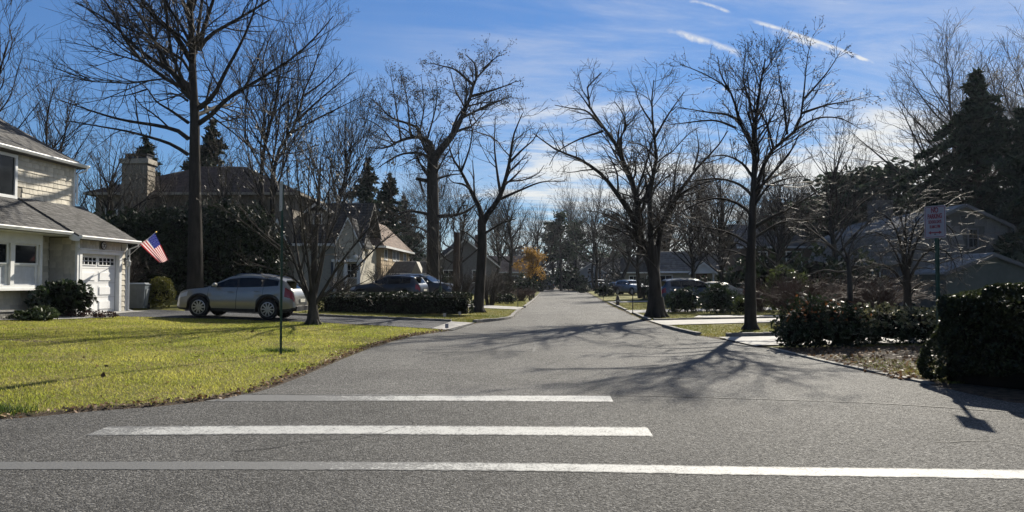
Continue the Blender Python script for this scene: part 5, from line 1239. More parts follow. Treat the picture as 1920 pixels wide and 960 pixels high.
# ================================================================== CARS
TYRE = mat('tyre', (.012, .012, .012), .8, .2, 10)
RIM = mat('alloy_rim', (.42, .42, .43), .35, .1, 6, metal=.7)
PLAST = mat('black_plastic', (.018, .018, .019), .6, .2, 8)
CGLASS = mat('car_glass', (.006, .007, .009), .05, 0, spec=.3)
LAMP = mat('headlamp_glass', (.45, .47, .5), .08, 0, spec=.8)
REDL = mat('tail_lamp_red', (.22, .008, .010), .12, 0, spec=.7)
CHROME = mat('chrome', (.6, .6, .6), .15, 0, metal=1.)
PLATE = mat('number_plate', (.62, .60, .50), .5, .1)
def car_paint(name, col, metal=.35): return mat(name, col, .32, .05, 2, metal=metal, spec=.5, coat=.7)
SUV = dict(L=4.64, W=1.86, wb=2.66, fo=.98, r=.385,
    top=[(0, .62), (.05, .80), (.18, .93), (.5, 1.02), (1.20, 1.10), (1.38, 1.17), (2.05, 1.55), (2.45, 1.625), (2.9, 1.645), (3.5, 1.60), (4.0, 1.51), (4.2, 1.44), (4.46, 1.13), (4.56, 1.02), (4.61, .78), (4.64, .6)],
    belt=[(0, .58), (.05, .72), (.18, .84), (.5, .95), (1.20, 1.07), (1.38, 1.11), (2.6, 1.15), (3.5, 1.20), (4.0, 1.25), (4.2, 1.22), (4.46, 1.08), (4.56, .97), (4.61, .74), (4.64, .58)],
    bot=[(0, .38), (.2, .28), (.5, .26), (4.1, .27), (4.45, .34), (4.64, .44)],
    plan=[(0, .66), (.08, .80), (.25, .90), (.7, .985), (1.2, 1), (3.6, 1), (4.2, .96), (4.5, .89), (4.64, .80)],
    doors=[(1.33, 2.42), (2.44, 3.42)], win=[(1.58, 2.40), (2.47, 3.36), (3.42, 3.98)], wsh=(1.40, 2.03), rear=(4.21, 4.45), tumble=.40, hdl=(.10, .55), tl=(4.18, 4.60))
LONG = dict(SUV, L=5.1, W=1.98, wb=3.0, fo=.92, r=.39,
    top=[(0, .75), (.04, .98), (.15, 1.09), (.5, 1.15), (1.35, 1.22), (1.5, 1.28), (2.1, 1.68), (2.4, 1.76), (3.2, 1.80), (4.2, 1.78), (4.7, 1.70), (4.98, 1.15), (5.05, 1.0), (5.1, .7)],
    belt=[(0, .70), (.04, .90), (.15, 1.0), (.5, 1.06), (1.35, 1.14), (1.5, 1.16), (3.2, 1.18), (4.6, 1.22), (4.98, 1.08), (5.05, .95), (5.1, .66)],
    bot=[(0, .36), (.2, .25), (.5, .24), (4.6, .26), (4.9, .32), (5.1, .45)],
    plan=[(0, .80), (.08, .90), (.3, .96), (.8, 1), (4.4, 1), (4.8, .96), (5.1, .88)],
    doors=[(1.45, 2.50), (2.52, 3.55)], win=[(1.72, 2.48), (2.55, 3.50), (3.58, 4.55)], wsh=(1.52, 2.08), rear=(4.72, 4.96), tumble=.30, hdl=(.04, .40), tl=(4.75, 5.06))
MID = dict(SUV, L=4.75, W=1.9, wb=2.8, fo=.90, r=.37,
    top=[(0, .65), (.05, .86), (.2, .97), (.6, 1.04), (1.4, 1.12), (1.55, 1.18), (2.2, 1.56), (2.6, 1.64), (3.2, 1.65), (3.9, 1.60), (4.3, 1.52), (4.58, 1.12), (4.68, 1.0), (4.75, .62)],
    belt=[(0, .60), (.05, .78), (.2, .88), (.6, .96), (1.4, 1.05), (1.55, 1.07), (3.2, 1.11), (4.2, 1.16), (4.58, 1.04), (4.68, .92), (4.75, .58)],
    bot=[(0, .34), (.2, .23), (.5, .22), (4.2, .23), (4.5, .30), (4.75, .42)], plan=[(0, .70), (.1, .84), (.3, .93), (.8, 1), (3.9, 1), (4.4, .95), (4.75, .82)],
    doors=[(1.5, 2.52), (2.54, 3.5)], win=[(1.75, 2.50), (2.57, 3.45), (3.52, 4.1)], wsh=(1.57, 2.18), rear=(4.32, 4.56), tl=(4.30, 4.70), hdl=(.08, .5))
SEDAN = dict(SUV, L=4.7, W=1.82, wb=2.75, fo=.92, r=.33,
    top=[(0, .55), (.05, .70), (.3, .80), (1.2, .93), (1.45, 1.0), (2.1, 1.36), (2.5, 1.43), (3.1, 1.43), (3.6, 1.33), (4.1, 1.03), (4.55, .98), (4.65, .85), (4.7, .6)],
    belt=[(0, .5), (.05, .62), (.3, .72), (1.2, .86), (1.45, .89), (3.2, .94), (4.1, .96), (4.55, .90), (4.65, .78), (4.7, .55)],
    bot=[(0, .3), (.2, .19), (4.3, .2), (4.7, .36)], plan=[(0, .7), (.1, .82), (.35, .93), (.9, 1), (3.7, 1), (4.4, .93), (4.7, .8)],
    doors=[(1.4, 2.45), (2.47, 3.4)], win=[(1.65, 2.42), (2.5, 3.3)], wsh=(1.46, 2.08), rear=(3.64, 4.06), tl=(4.42, 4.66), hdl=(.06, .5))
def wheel(parent, x, y, r, side, spokes=10, name='wheel'):
    b = MB(); w = .22
    prof = [(r * .66, -w / 2 + .02), (r * .80, -w / 2), (r * .95, -w / 2 + .01), (r, -w / 2 + .045), (r, w / 2 - .045), (r * .95, w / 2 - .01), (r * .80, w / 2), (r * .66, w / 2 - .02)]
    b.lathe(prof, (x, y, r), 28, 'Y'); wh = b.build(name, TYRE, parent, True)
    b = MB(); yo = y + side * (w / 2 - .012)
    b.lathe([(r * .63, -.012), (r * .68, .012), (r * .62, .02), (r * .60, -.01)], (x, yo, r), 28, 'Y')
    for k in range(spokes):
        a = 2 * math.pi * k / spokes; c, s = math.cos(a), math.sin(a); hw = .022
        P = [(r * .10, -hw * 1.2), (r * .62, -hw), (r * .62, hw), (r * .10, hw * 1.2)]
        b.prism([(x + p * c - q_ * s, yo - side * .004, r + p * s + q_ * c) for p, q_ in P], (0, side * .018, 0))
    b.lathe([(r * .16, -.01), (r * .15, .02), (r * .05, .024)] if side > 0 else [(r * .05, -.024), (r * .15, -.02), (r * .16, .01)], (x, yo, r), 14, 'Y'); b.build('rim', RIM, wh)
    MB().lathe([(r * .6, -.01), (r * .6, .01)], (x, yo - side * .05, r), 20, 'Y').build('brake_disc', mat('brake_dark', (.03, .03, .032), .5, .1, metal=.4), wh)
def car(name, label, cat, loc, rz, D, pm, group=None, rails=True, clad=True, spokes=10, pitch=0.):
    """a car, nose towards local +x; body, doors and glass are patches of one lofted surface"""
    root = thing(name, label, cat, loc, rz, group); root.rotation_euler = (0, pitch, rz)
    L, Wd, r = D['L'], D['W'], D['r']; fx = D['fo']; rx = fx + D['wb']; ar = r + .075
    marks = set(np.linspace(0, L, 48)); 
    for c in (fx, rx): marks |= {c + ar * math.cos(t) for t in np.linspace(0, math.pi, 17)}
    for a, b_ in D['doors'] + D['win'] + [D['wsh'], D['rear'], D['hdl'], D['tl']]: marks |= {a, b_}
    for a, b_ in D['doors']: marks |= {a - .012, b_ + .012}
    xs = []
    for m_ in sorted(marks):
        if 0 <= m_ <= L and (not xs or m_ - xs[-1] > .006): xs.append(m_)
    ip = lambda tb, s: float(np.interp(s, [p[0] for p in tb], [p[1] for p in tb]))
    NS, NG, NT_ = 9, 5, 6; rows = NS + NG + NT_
    def section(s):
        zb = ip(D['bot'], s); w = Wd / 2 * ip(D['plan'], s); zk = ip(D['belt'], s); zt = max(ip(D['top'], s), zk + .012)
        for c in (fx, rx):
            if abs(s - c) < ar: zb = max(zb, r + math.sqrt(max(ar * ar - (s - c) ** 2, 0)))
        zb = min(zb, zk - .05); out = []
        for k in range(NS):
            t = k / (NS - 1); z = zb + (zk - zb) * t; h = (z - .2) / (zk - .2)
            y = w * (.925 + .10 * math.sin(math.pi * min(max(h * .82 + .12, 0), 1)) - .03 * max(h - .8, 0) / .2 - (.012 if .60 < h < .68 else 0)); out.append((y, z))
        yk = out[-1][0]; hg = zt - zk; ze = zk + hg * .90; ye = max(yk - hg * D['tumble'] - .01, w * .5)
        for k in range(1, NG + 1):
            t = k / NG; out.append((yk + (ye - yk) * (t + .25 * t * (t - 1)), zk + (ze - zk) * t))
        for k in range(1, NT_ + 1):
            t = k / NT_; out.append((ye * (1 - t), ze + (zt - ze) * math.sin(t * math.pi / 2)))
        return out
    S_ = [section(s) for s in xs]; n = len(xs); fr = L / 2
    groups = {}
    def put(key, quad, off=0.):
        V, Fc = groups.setdefault(key, ([], [])); o = len(V)
        if off:
            a, b_, c = (Vector(q_) for q_ in quad[:3]); nn = (b_ - a).cross(c - a); nn = nn.normalized() * off if nn.length > 1e-9 else Vector()
            quad = [tuple(Vector(q_) + nn) for q_ in quad]
        V.extend(quad); Fc.append((o, o + 1, o + 2, o + 3))
    inr = lambda s, ab: ab[0] - 1e-6 <= s <= ab[1] + 1e-6
    for i in range(n - 1):
        sm = (xs[i] + xs[i + 1]) / 2
        hin = [c for c in (fx, rx) if abs(sm - c) < ar]
        for k in range(rows - 1):
            for sd in (1, -1):
                A, B_ = S_[i], S_[i + 1]
                qd = [(fr - xs[i], sd * A[k][0], A[k][1]), (fr - xs[i + 1], sd * B_[k][0], B_[k][1]), (fr - xs[i + 1], sd * B_[k + 1][0], B_[k + 1][1]), (fr - xs[i], sd * A[k + 1][0], A[k + 1][1])]
                if sd > 0: qd = qd[::-1]
                key = 'body'
                if k < NS - 1:
                    if clad and (k == 0 or (hin and k <= 1)): key = 'cladding'
                    else:
                        for di, ab in enumerate(D['doors']):
                            if inr(sm, ab): key = ('door', di, sd)
                            elif inr(sm, (ab[0] - .013, ab[1] + .013)): key = 'seam'
                    if inr(sm, D['hdl']) and k >= NS - 3 and sm < .5: key = ('headlight', sd)
                    if inr(sm, D['tl']) and NS - 4 <= k <= NS - 2 and sm > D['tl'][0] + .1: key = ('tail_light', sd)
                elif k < NS - 1 + NG:
                    hit = [w_ for w_, ab in enumerate(D['win']) if inr(sm, ab)]
                    if hit and k < NS + NG - 2: key = ('side_window', hit[0], sd)
                    elif D['win'][0][0] - .05 < sm < D['win'][-1][1] + .02 and k < NS + NG - 2: key = ('pillar', int(sm * 4), sd)
                    if inr(sm, D['rear']) : key = 'body'
                    if inr(sm, D['wsh']) and not hit: key = ('pillar', int(sm * 4), sd)
                else:
                    if inr(sm, D['wsh']): key = 'windshield'
                    if inr(sm, D['rear']) and k > NS + NG - 1: key = 'rear_window'
                put(key, qd)
        a, b_ = S_[i][0], S_[i + 1][0]
        put('underside', [(fr - xs[i], -a[0], a[1]), (fr - xs[i + 1], -b_[0], b_[1]), (fr - xs[i + 1], b_[0], b_[1]), (fr - xs[i], a[0], a[1])])
    mats_ = dict(body=pm, cladding=PLAST, seam=PLAST, pillar=PLAST, windshield=CGLASS, rear_window=CGLASS, underside=PLAST, door=pm, headlight=LAMP, tail_light=REDL, side_window=CGLASS)
    def mk(nm, V, Fc, m_):                   # weld so shading is smooth
        idx, VV, FF = {}, [], []
        for f in Fc:
            g = []
            for v in f:
                p = tuple(round(c, 4) for c in V[v])
                if p not in idx: idx[p] = len(VV); VV.append(p)
                if idx[p] not in g: g.append(idx[p])
            if len(g) > 2: FF.append(g)
        return link(nm, raw_mesh(nm, VV, FF, m_, None, True), root)
    parts = {}
    for key, (V, Fc) in groups.items():
        nm = key if isinstance(key, str) else key[0]
        parts[key] = mk({'underside': 'underbody', 'seam': 'door_seam'}.get(nm, nm), V, Fc, mats_[nm])
    # closed ends
    for i in (0, n - 1):
        b = MB(); sec = [(fr - xs[i], y, z) for y, z in S_[i]]; loop = sec + [(x, -y, z) for x, y, z in sec[::-1][1:]]
        b.add(loop, [list(range(len(loop))) if i == 0 else list(range(len(loop)))[::-1]])
        b.build('front_panel' if i == 0 else 'rear_panel', pm, root)
    for x in (fr - fx, fr - rx):
        for sd in (1, -1): wheel(root, x, sd * (Wd / 2 - .125), r, sd, spokes)
    wt = lambda s, z=.8: Wd / 2 * ip(D['plan'], s) * 1.02
    for di, (a, b_) in enumerate(D['doors']):
        for sd in (1, -1):
            zz = ip(D['belt'], b_) - .16; b = MB(); b.tube([(fr - b_ + .10, sd * wt(b_), zz), (fr - b_ + .14, sd * (wt(b_) + .035), zz), (fr - b_ + .28, sd * (wt(b_) + .035), zz), (fr - b_ + .32, sd * wt(b_), zz)], .014, 6); b.build('door_handle', pm, parts[('door', di, sd)])
    s0 = D['win'][0][0]
    for sd in (1, -1):
        zz = ip(D['belt'], s0); b = MB(); b.lathe([(.02, -.11), (.075, -.07), (.085, 0), (.07, .08), (.02, .11)], (fr - s0 - .05, sd * (wt(s0) + .07), zz + .09), 10, 'Y'); b.tube([(fr - s0 - .06, sd * (wt(s0) - .06), zz + .02), (fr - s0 - .05, sd * (wt(s0) + .03), zz + .07)], .02, 5); b.build('wing_mirror', pm, root)
    if rails:
        for sd in (1, -1):
            pts = [(fr - s, sd * (Wd / 2 - (ip(D['top'], s) - ip(D['belt'], s)) * D['tumble'] - .10), ip(D['top'], s) + dz) for s, dz in ((D['wsh'][1] + .2, -.05), (D['wsh'][1] + .4, .0), (3.0, .01), (D['rear'][0] - .35, .0), (D['rear'][0] - .15, -.06))]
            MB().tube(pts, .016, 5).build('roof_rail', CHROME, root)
    # grille, plates, bumpers, wipers, exhaust
    zf = ip(D['belt'], .1); b = MB(); b.prism([(fr - .015, -.42, zf - .32), (fr - .015, .42, zf - .32), (fr - .02, .34, zf - .02), (fr - .02, -.34, zf - .02)], (.03, 0, 0)); g = b.build('grille', PLAST, root)
    for k in range(4): MB().bb(fr + .012, fr + .022, -.38, .38, zf - .29 + k * .07, zf - .27 + k * .07).build('grille_bar', CHROME, g)
    MB().bb(-fr - .03, -fr + .02, -.26, .26, .66, .78).build('number_plate', PLATE, root)
    MB().bb(-fr - .05, -fr + .3, -Wd * .38, Wd * .38, .34, .52).build('bumper', PLAST, root)
    MB().bb(-fr + .06, -fr + .42, -Wd * .33, Wd * .33, ip(D['top'], D['rear'][0]) - .01, ip(D['top'], D['rear'][0]) + .03).build('spoiler', pm, root)
    return root
silver = car_paint('silver_paint', (.26, .25, .22), .5)
cs = gp(459, 26.35)
car('parked_car', 'silver sport utility car with black wheel arches parked on the driveway', 'car', (cs.x - .05, 26.35, gz(cs.x, 26.35) + .025), math.pi - R_(3), SUV, silver, rails=True, pitch=R_(-1.9)).scale = (.915, .93, .95)
def carp(px, Y): p = gp(px, Y); return (p.x, p.y, p.z + .03)
car('parked_car', 'black sport utility car behind the hedge, nose pointing left', 'car', carp(730, 46.0), math.pi - R_(14), MID, car_paint('black_paint', (.010, .011, .014), .1))
car('parked_car', 'dark blue grey large utility car behind the hedge, nose pointing right', 'car', carp(792, 48.5), R_(-16), LONG, car_paint('slate_paint', (.035, .045, .055), .4))
car('parked_car', 'white sport utility car parked far up the street on the right', 'car', carp(1123, 124), R_(-72), LONG, car_paint('white_paint', (.6, .6, .6), 0))
car('parked_car', 'dark saloon car in front of the far cream house', 'car', carp(1160, 88), R_(-76), SEDAN, car_paint('black_paint', (.010, .011, .014)), rails=False)
car('parked_car', 'pale blue grey estate car parked right of the far dark saloon', 'car', carp(1184, 80), R_(-66), MID, car_paint('blue_silver', (.20, .24, .28), .4))
car('parked_car', 'dark blue utility car half hidden by shrubs, right of the three stemmed trunk', 'car', carp(1300, 45.5), R_(8), MID, car_paint('navy_paint', (.03, .045, .07), .4))
car('parked_car', 'silver blue car low behind the round green shrubs', 'car', carp(1325, 48), R_(172), SEDAN, car_paint('silver_paint', (.36, .355, .335)), rails=False)
car('parked_car', 'black van like car at the far bend of the street', 'car', (6.6 - 1.5, 132, 0), R_(170), LONG, car_paint('black_paint', (.010, .011, .014)))
# ================================================================== SMALL TREES, HEDGES, SHRUBS
hero('crabapple_tree', 'small crooked tree with pale straight trunk rising from the glossy bush', 'tree', 41, 1594, 18.2, [
    ([(1595, 655), (1594, 560), (1592, 505), (1589, 480)], .085, .06, 0),
    ([(1591, 495), (1572, 472), (1547, 456), (1520, 452), (1498, 458)], .035, .006, -.2), ([(1592, 508), (1570, 510), (1545, 506), (1512, 516), (1490, 512)], .03, .005, .2),
    ([(1590, 485), (1606, 468), (1626, 462), (1645, 476)], .03, .005, .3), ([(1589, 482), (1579, 458), (1575, 430), (1560, 412)], .03, .005, -.2), ([(1590, 480), (1600, 450), (1615, 425), (1622, 400)], .03, .005, .1),
    ([(1592, 500), (1612, 500), (1640, 520), (1652, 540)], .022, .004, -.3)],
    LV(1.8, 2.4, 2.6, 0, .8, .06, (50, 180, 400), (.4, .5, .6, .7), .5), BARK_G, TWIG, sides=8)
hero('weeping_tree', 'dense weeping bare tree with pale drooping twigs behind the street sign', 'tree', 42, 1702, 20, [
    ([(1705, 650), (1702, 570), (1700, 525), (1697, 490)], .13, .09, 0),
    ([(1699, 530), (1680, 475), (1655, 440), (1628, 438), (1600, 462), (1588, 505)], .034, .005, -.15), ([(1699, 520), (1688, 455), (1668, 410), (1640, 398), (1612, 418)], .05, .006, .2),
    ([(1698, 500), (1697, 440), (1700, 398), (1712, 378), (1735, 392)], .05, .006, 0), ([(1700, 520), (1718, 455), (1745, 418), (1775, 420), (1795, 452), (1805, 490)], .05, .006, .15),
    ([(1701, 530), (1730, 480), (1760, 465), (1785, 485), (1800, 525)], .045, .006, -.2), ([(1699, 510), (1710, 440), (1728, 405), (1752, 395), (1780, 410)], .045, .006, -.3),
    ([(1699, 540), (1672, 505), (1640, 495), (1615, 510), (1600, 545)], .045, .006, .3), ([(1698, 500), (1680, 430), (1655, 405), (1625, 425)], .04, .006, -.35),
    ([(1701, 555), (1690, 528), (1670, 522), (1642, 536)], .026, .005, -.25), ([(1702, 560), (1725, 535), (1755, 530), (1775, 550)], .03, .005, .2), ([(1698, 495), (1694, 430), (1680, 390), (1664, 380)], .04, .006, .3)],
    [dict(dens=4.5, ang=.8, lr=.5, rr=.5, npts=6, up=-.10, wander=.22, tmin=.1, lmin=.3, cap=260, sides=4, rmin=.005),
     dict(dens=5.5, ang=.8, lr=.55, rr=.6, npts=5, up=-.14, wander=.24, tmin=.1, lmin=.2, cap=2200, rmin=.0038),
     dict(dens=4.0, ang=.8, lr=.6, rr=.7, npts=3, up=-.12, wander=.25, tmin=.1, lmin=.16, cap=5200, rmin=.0034)], BARK, mat('twig_weeping', (.07, .058, .046), .6, .2, 2, spec=.3))
hero('staked_sapling', 'thin young tree with a green guard on its stem before the low hedge', 'tree', 43, 826, 33.2, [
    ([(826, 590), (826, 540), (825, 480), (826, 420), (824, 370)], .05, .008, 0), ([(826, 520), (812, 480), (800, 445)], .02, .004, -.2), ([(826, 510), (840, 470), (852, 430)], .02, .004, .2),
    ([(825, 490), (818, 440), (812, 400)], .02, .004, .3), ([(825, 480), (835, 430), (840, 385)], .02, .004, -.3), ([(826, 535), (808, 505), (792, 490)], .018, .004, .2), ([(826, 530), (842, 500), (858, 480)], .018, .004, -.2)],
    LV(2.4, 3, 3, 0, .6, .18, (80, 300, 600)), BARK_G, TWIG)
sap = [o for o in COL.objects if o.name.startswith('staked_sapling')][0]
MB().lathe([(.055, -.05), (.075, -.05), (.07, 1.25), (.05, 1.25)], (0, 0, 0), 8).build('stem_guard', mat('guard_green', (.06, .10, .05), .6, .2), sap)
bare('yellow_leaved_tree', 'small tree still holding golden yellow leaves beside the far kerb', 'tree', gp(1001, 70), ((51, 4.1, .30, 16), dict(up=.22, r=.09)), BARK, TWIG, leaves=(3400, .08, mat('golden_leaf', (.27, .155, .03), .6, .3, 2, isl=.5, trans=.45), 'leaves', .20))

box_hedge('clipped_hedge', 'long low clipped dark hedge along the far edge of the driveway', Vector((-8.4, 32.0, gz(-5, 32))), R_(-1.5), 6.65, 1.2, .92, .055, LEAF_D, .62, 1, bump=.05)
# tall dark hedge at the right corner
hz = gz(6.6, 11.6)
box_hedge('tall_hedge', 'tall dense dark green hedge at the right street corner', Vector((6.50, 11.7, hz)), R_(-58), 4.2, 2.0, 1.34, .036, mat('yew_leaf', (.028, .036, .012), .5, .35, 3, isl=.55, trans=.4, spec=.35), 2.4, 2, round_=.22, bump=.12, slope=.13)
VAR = mat('pale_leaf', (.15, .145, .07), .4, .3, 3, isl=.45, trans=.25, spec=.4)
RUST = mat('rusty_leaf', (.17, .065, .022), .4, .3, 3, isl=.4, trans=.35, spec=.5)
g = gp(1530, 17.6)
shrub('glossy_bush', 'dark glossy bush with rusty leaf tips before the thin pale trunk', 'shrub', g, [((-.25, 0, .52), (.62, .6, .62)), ((.35, .1, .5), (.6, .6, .58)), ((-.55, -.1, .32), (.45, .5, .38)), ((.75, .0, .42), (.5, .5, .5))], .055, LEAF_D, .75, 21, second=(RUST, 'rusty_leaves', .10, .06, .62), elong=1.8)
g = gp(1665, 18.0)
shrub('variegated_bush', 'low bush of pale shiny leaves between the dark bush and the tall hedge', 'shrub', g, [((-.75, 0, .42), (.62, .6, .48)), ((0, .1, .44), (.65, .6, .48)), ((.7, .0, .42), (.6, .6, .46)), ((1.2, .1, .38), (.5, .5, .42))], .055, LEAF_D, .7, 22, second=(VAR, 'pale_leaves', .5, .065, .42), elong=1.7)
shrub('rhododendron', 'round glossy green shrub right of the three stemmed trunk', 'shrub', gp(1283, 36.5), [((-.35, 0, .5), (.6, .55, .55)), ((.3, 0, .58), (.55, .55, .6)), ((0, .1, .8), (.4, .4, .35))], .085, LEAF, .7, 23, elong=2.2)
shrub('rhododendron', 'largest round green shrub left of the bud covered tree trunk', 'shrub', gp(1350, 34.5), [((-.2, 0, .6), (.8, .7, .65)), ((.45, 0, .5), (.65, .6, .55)), ((0, .1, 1.0), (.5, .5, .45))], .085, LEAF, .7, 24, elong=2.2)
shrub('laurel', 'sprawling yellow green laurel behind the brown twiggy bush', 'shrub', gp(1470, 33), [((-.3, 0, .9), (.7, .6, .8)), ((.4, 0, 1.25), (.7, .6, .6)), ((.0, .2, 1.75), (.55, .5, .4))], .10, mat('laurel_leaf', (.055, .07, .018), .4, .3, 3, isl=.4, trans=.35), .5, 25, elong=2.2)
shrub('low_shrub', 'small bright green shrub at the foot of the bud covered tree', 'shrub', gp(1388, 33), [((0, 0, .4), (.35, .35, .42))], .07, mat('laurel_leaf', (.055, .07, .018)), .6, 26)
shrub('clipped_ball', 'small clipped round shrub under the bay window at the left edge', 'shrub', gp(6, 23.6), [((0, 0, .27), (.38, .36, .30))], .035, LEAF, .9, 27, noise=.06, hollow=.8)
shrub('rhododendron', 'dark leggy rhododendron in the bed before the garage wall', 'shrub', gp(122, 24.3), [((-.35, 0, .62), (.42, .4, .5)), ((.15, .1, .55), (.55, .5, .52)), ((.5, .2, .6), (.4, .4, .42)), ((-.1, 0, .95), (.32, .3, .26)), ((.28, .1, .95), (.28, .3, .2))], .085, LEAF_D, .6, 28, elong=2.4, second=(LEAF, 'upper_leaves', .6, .10, .75))
shrub('rhododendron', 'thin open rhododendron left of the leggy dark one', 'shrub', gp(72, 23.7), [((0, 0, .5), (.32, .3, .42)), ((.1, 0, .85), (.2, .2, .18))], .085, LEAF, .4, 29, elong=2.4, core=.3)
shrub('juniper', 'low spreading feathery juniper at the front of the house bed', 'shrub', gp(62, 22.6), [((0, 0, .12), (.62, .4, .16)), ((.3, .1, .2), (.4, .3, .18))], .06, mat('juniper_needle', (.045, .065, .022), .6, .3, 3, isl=.4, trans=.2), .8, 30, elong=3.4, up=.2)
shrub('ground_cover', 'reddish low plants along the walk before the garage door', 'plant', gp(165, 24.3), [((-.5, 0, .08), (.4, .25, .14)), ((.1, .05, .08), (.4, .25, .15)), ((.6, .1, .08), (.35, .22, .12))], .05, mat('plum_leaf', (.05, .025, .02), .5, .3, isl=.5, trans=.25), .6, 31, core=0)
shrub('dark_hedge', 'small dark clipped hedge block by the second driveway on the left', 'hedge', gp(944, 50), [((-.4, 0, .32), (.5, .5, .36)), ((.4, 0, .32), (.5, .5, .36))], .07, LEAF_D, .6, 32, noise=.08)
def twig_bush(name, label, loc, h, w, n, seed, mc=TWIG, group=None, lean=1., dens=(2.6, 3.2), base=.25):
    rng = np.random.default_rng(seed); root = thing(name, label, 'bush', loc, 0, group); Ls = []
    for k in range(n):
        a = rng.uniform(0, 2 * math.pi); q_ = rng.uniform(.1, 1) * lean; b0 = np.array([math.cos(a), math.sin(a), 0]) * w * base * rng.random()
        e = b0 + np.array([math.cos(a) * w * q_, math.sin(a) * w * q_, h * rng.uniform(.65, 1.0) * (1 - .25 * q_)]); m_ = b0 * .6 + e * .4 + np.array([0, 0, h * .18])
        Ls.append(resample([tuple(b0 + [0, 0, -.1]) + (.018,), tuple(m_) + (.012,), tuple(e) + (.006,)], 12))
    Ls = np.array(Ls); parts, ends = crown_from(rng, Ls[..., :3], Ls[..., 3], [dict(dens=dens[0], ang=.6, lr=.45, rr=.6, npts=4, up=.1, wander=.2, tmin=.15, lmin=.2, cap=900, rmin=.007), dict(dens=dens[1], ang=.7, lr=.6, rr=.7, npts=3, up=.06, wander=.22, tmin=.1, lmin=.15, cap=3200, rmin=.006)])
    off = np.array(loc); Ls[..., :3] += off
    mesh_tree(name, root, Ls, [(p + off, r, s) for p, r, s in parts], mc, mc, 4)
    for c in root.children:
        if c.name.startswith('trunk'): c.name = 'stems'
        else: c.name = 'twigs'
    return root
RED_T = mat('twig_russet', (.060, .034, .026), .7, .25, 3, spec=.25)
tb = twig_bush('twiggy_bush', 'large rounded bare brown bush beside the right hand driveway', gp(1500, 27.5), 1.75, 1.7, 90, 61, RED_T, lean=1.0, dens=(4, 4.5))
t2 = twig_bush('twiggy_bush', 'bare upright bush before the snag behind the low hedge', gp(866, 41), 2.3, 1.1, 50, 62)
dup(t2, gp(918, 46), 1.2, 1.1, 'bare upright bush just right of the kerbside forked trunk')
dup(t2, gp(944, 57), 2.2, 1.1, 'bare upright bush left of the golden tree'); dup(t2, gp(720, 47.5), 3.1, 1.15, 'bare upright bush against the tan house wall')
dup(t2, gp(995, 60), 4.1, .55, 'low bare bush at the kerb under the golden tree'); dup(tb, gp(978, 58), .4, .6, 'rounded brown bush beside the golden tree')
dup(t2, gp(640, 43), 5.1, .8, 'bare upright bush before the porch of the white house'); dup(t2, gp(1210, 62), 2.6, .9, 'bare upright bush left of the three stemmed trunk')
dup(tb, gp(1145, 80), 1.4, .8, 'dark rounded bush just right of the far white car'); dup(t2, gp(232, 30.5), .9, 1.15, 'tangle of bare stems at the garage corner behind the grey bin')
dup(tb, gp(1420, 37), 2.4, .7, 'rounded brown bush behind the bud covered trunk'); dup(tb, gp(1640, 30), 3.3, 1.0, 'rounded brown bush against the blue board wall')
sh = shrub('evergreen_bush', 'dark evergreen bush at the bend of the street', 'shrub', gp(1078, 117), [((0, 0, 1.3), (1.9, 1.7, 1.5)), ((1.0, 0, .9), (1.5, 1.5, 1.0))], .25, LEAF_D, .5, 33)
dup(sh, (9.5, 128, .1), 1.4, 1.5, 'larger dark evergreen bush beyond the bend of the street'); dup(sh, gp(1095, 100), 3., .42, 'dark evergreen bush left of the far white car')
dup(sh, gp(1135, 76), 2., .5, 'dark low bush on the far right lawn'); dup(sh, gp(1140, 90), 4., .4, 'dark low bush before the dark saloon'); dup(sh, gp(1020, 138), 5., 1.1, 'dark evergreen bush left of the far bend')
dup(sh, gp(1210, 82), 2.2, .6, 'dark bush beside the pale estate car'); dup(sh, gp(1235, 60), 1.2, .6, 'dark bush behind the dark blue car'); dup(sh, gp(1322, 52), 3.6, .6, 'dark bush under the porch columns')
for i, (px, Y, s, lb) in enumerate([(1530, 46, .95, 'dark evergreen mass behind the large brown bush'), (1600, 38, .8, 'dark evergreen against the blue board wall'), (1450, 50, 1.0, 'dark evergreen before the brown roofed house'), (1390, 52, .8, 'dark evergreen left of the brown roofed house'), (985, 84, .8, 'dark evergreen behind the golden tree'), (940, 70, .7, 'dark evergreen behind the second driveway'), (820, 62, .8, 'dark evergreen at the foot of the gnarled tree'), (1005, 112, 1.1, 'dark evergreen beyond the golden tree')]): dup(sh, gp(px, Y), i * 1.1, s, lb, zs=s * (1.25 if i < 4 else 1))
# far wood that reads as one mass of twigs
rngW = np.random.default_rng(77); nW = 26000
Xw = rngW.uniform(-95, 130, nW); Yw = rngW.uniform(188, 235, nW); Zw = rngW.random(nW) ** .8 * (8 + 3.5 * np.sin(Xw * .11) + 2 * np.sin(Xw * .43 + 1)); 
V, f = leaf_quads(rngW, np.stack([Xw, Yw, Zw], 1), .55, up=-.3, elong=3.2); link('distant_wood', raw_mesh('distant_wood', V, f, mat('distant_twig', (.045, .040, .038), .9, .3, .2, isl=.4)), kind='stuff')
Xw = np.concatenate([rngW.uniform(-60, -6, 5200), rngW.uniform(14, 75, 5200)]); Yw = rngW.uniform(100, 150, 10400); Zw = rngW.random(10400) ** 1.4 * 3.2
V, f = leaf_quads(rngW, np.stack([Xw, Yw, Zw], 1), .32, up=-.2, elong=3); link('undergrowth', raw_mesh('undergrowth', V, f, mat('undergrowth_twig', (.040, .034, .026), .9, .3, .2, isl=.45)), kind='stuff')

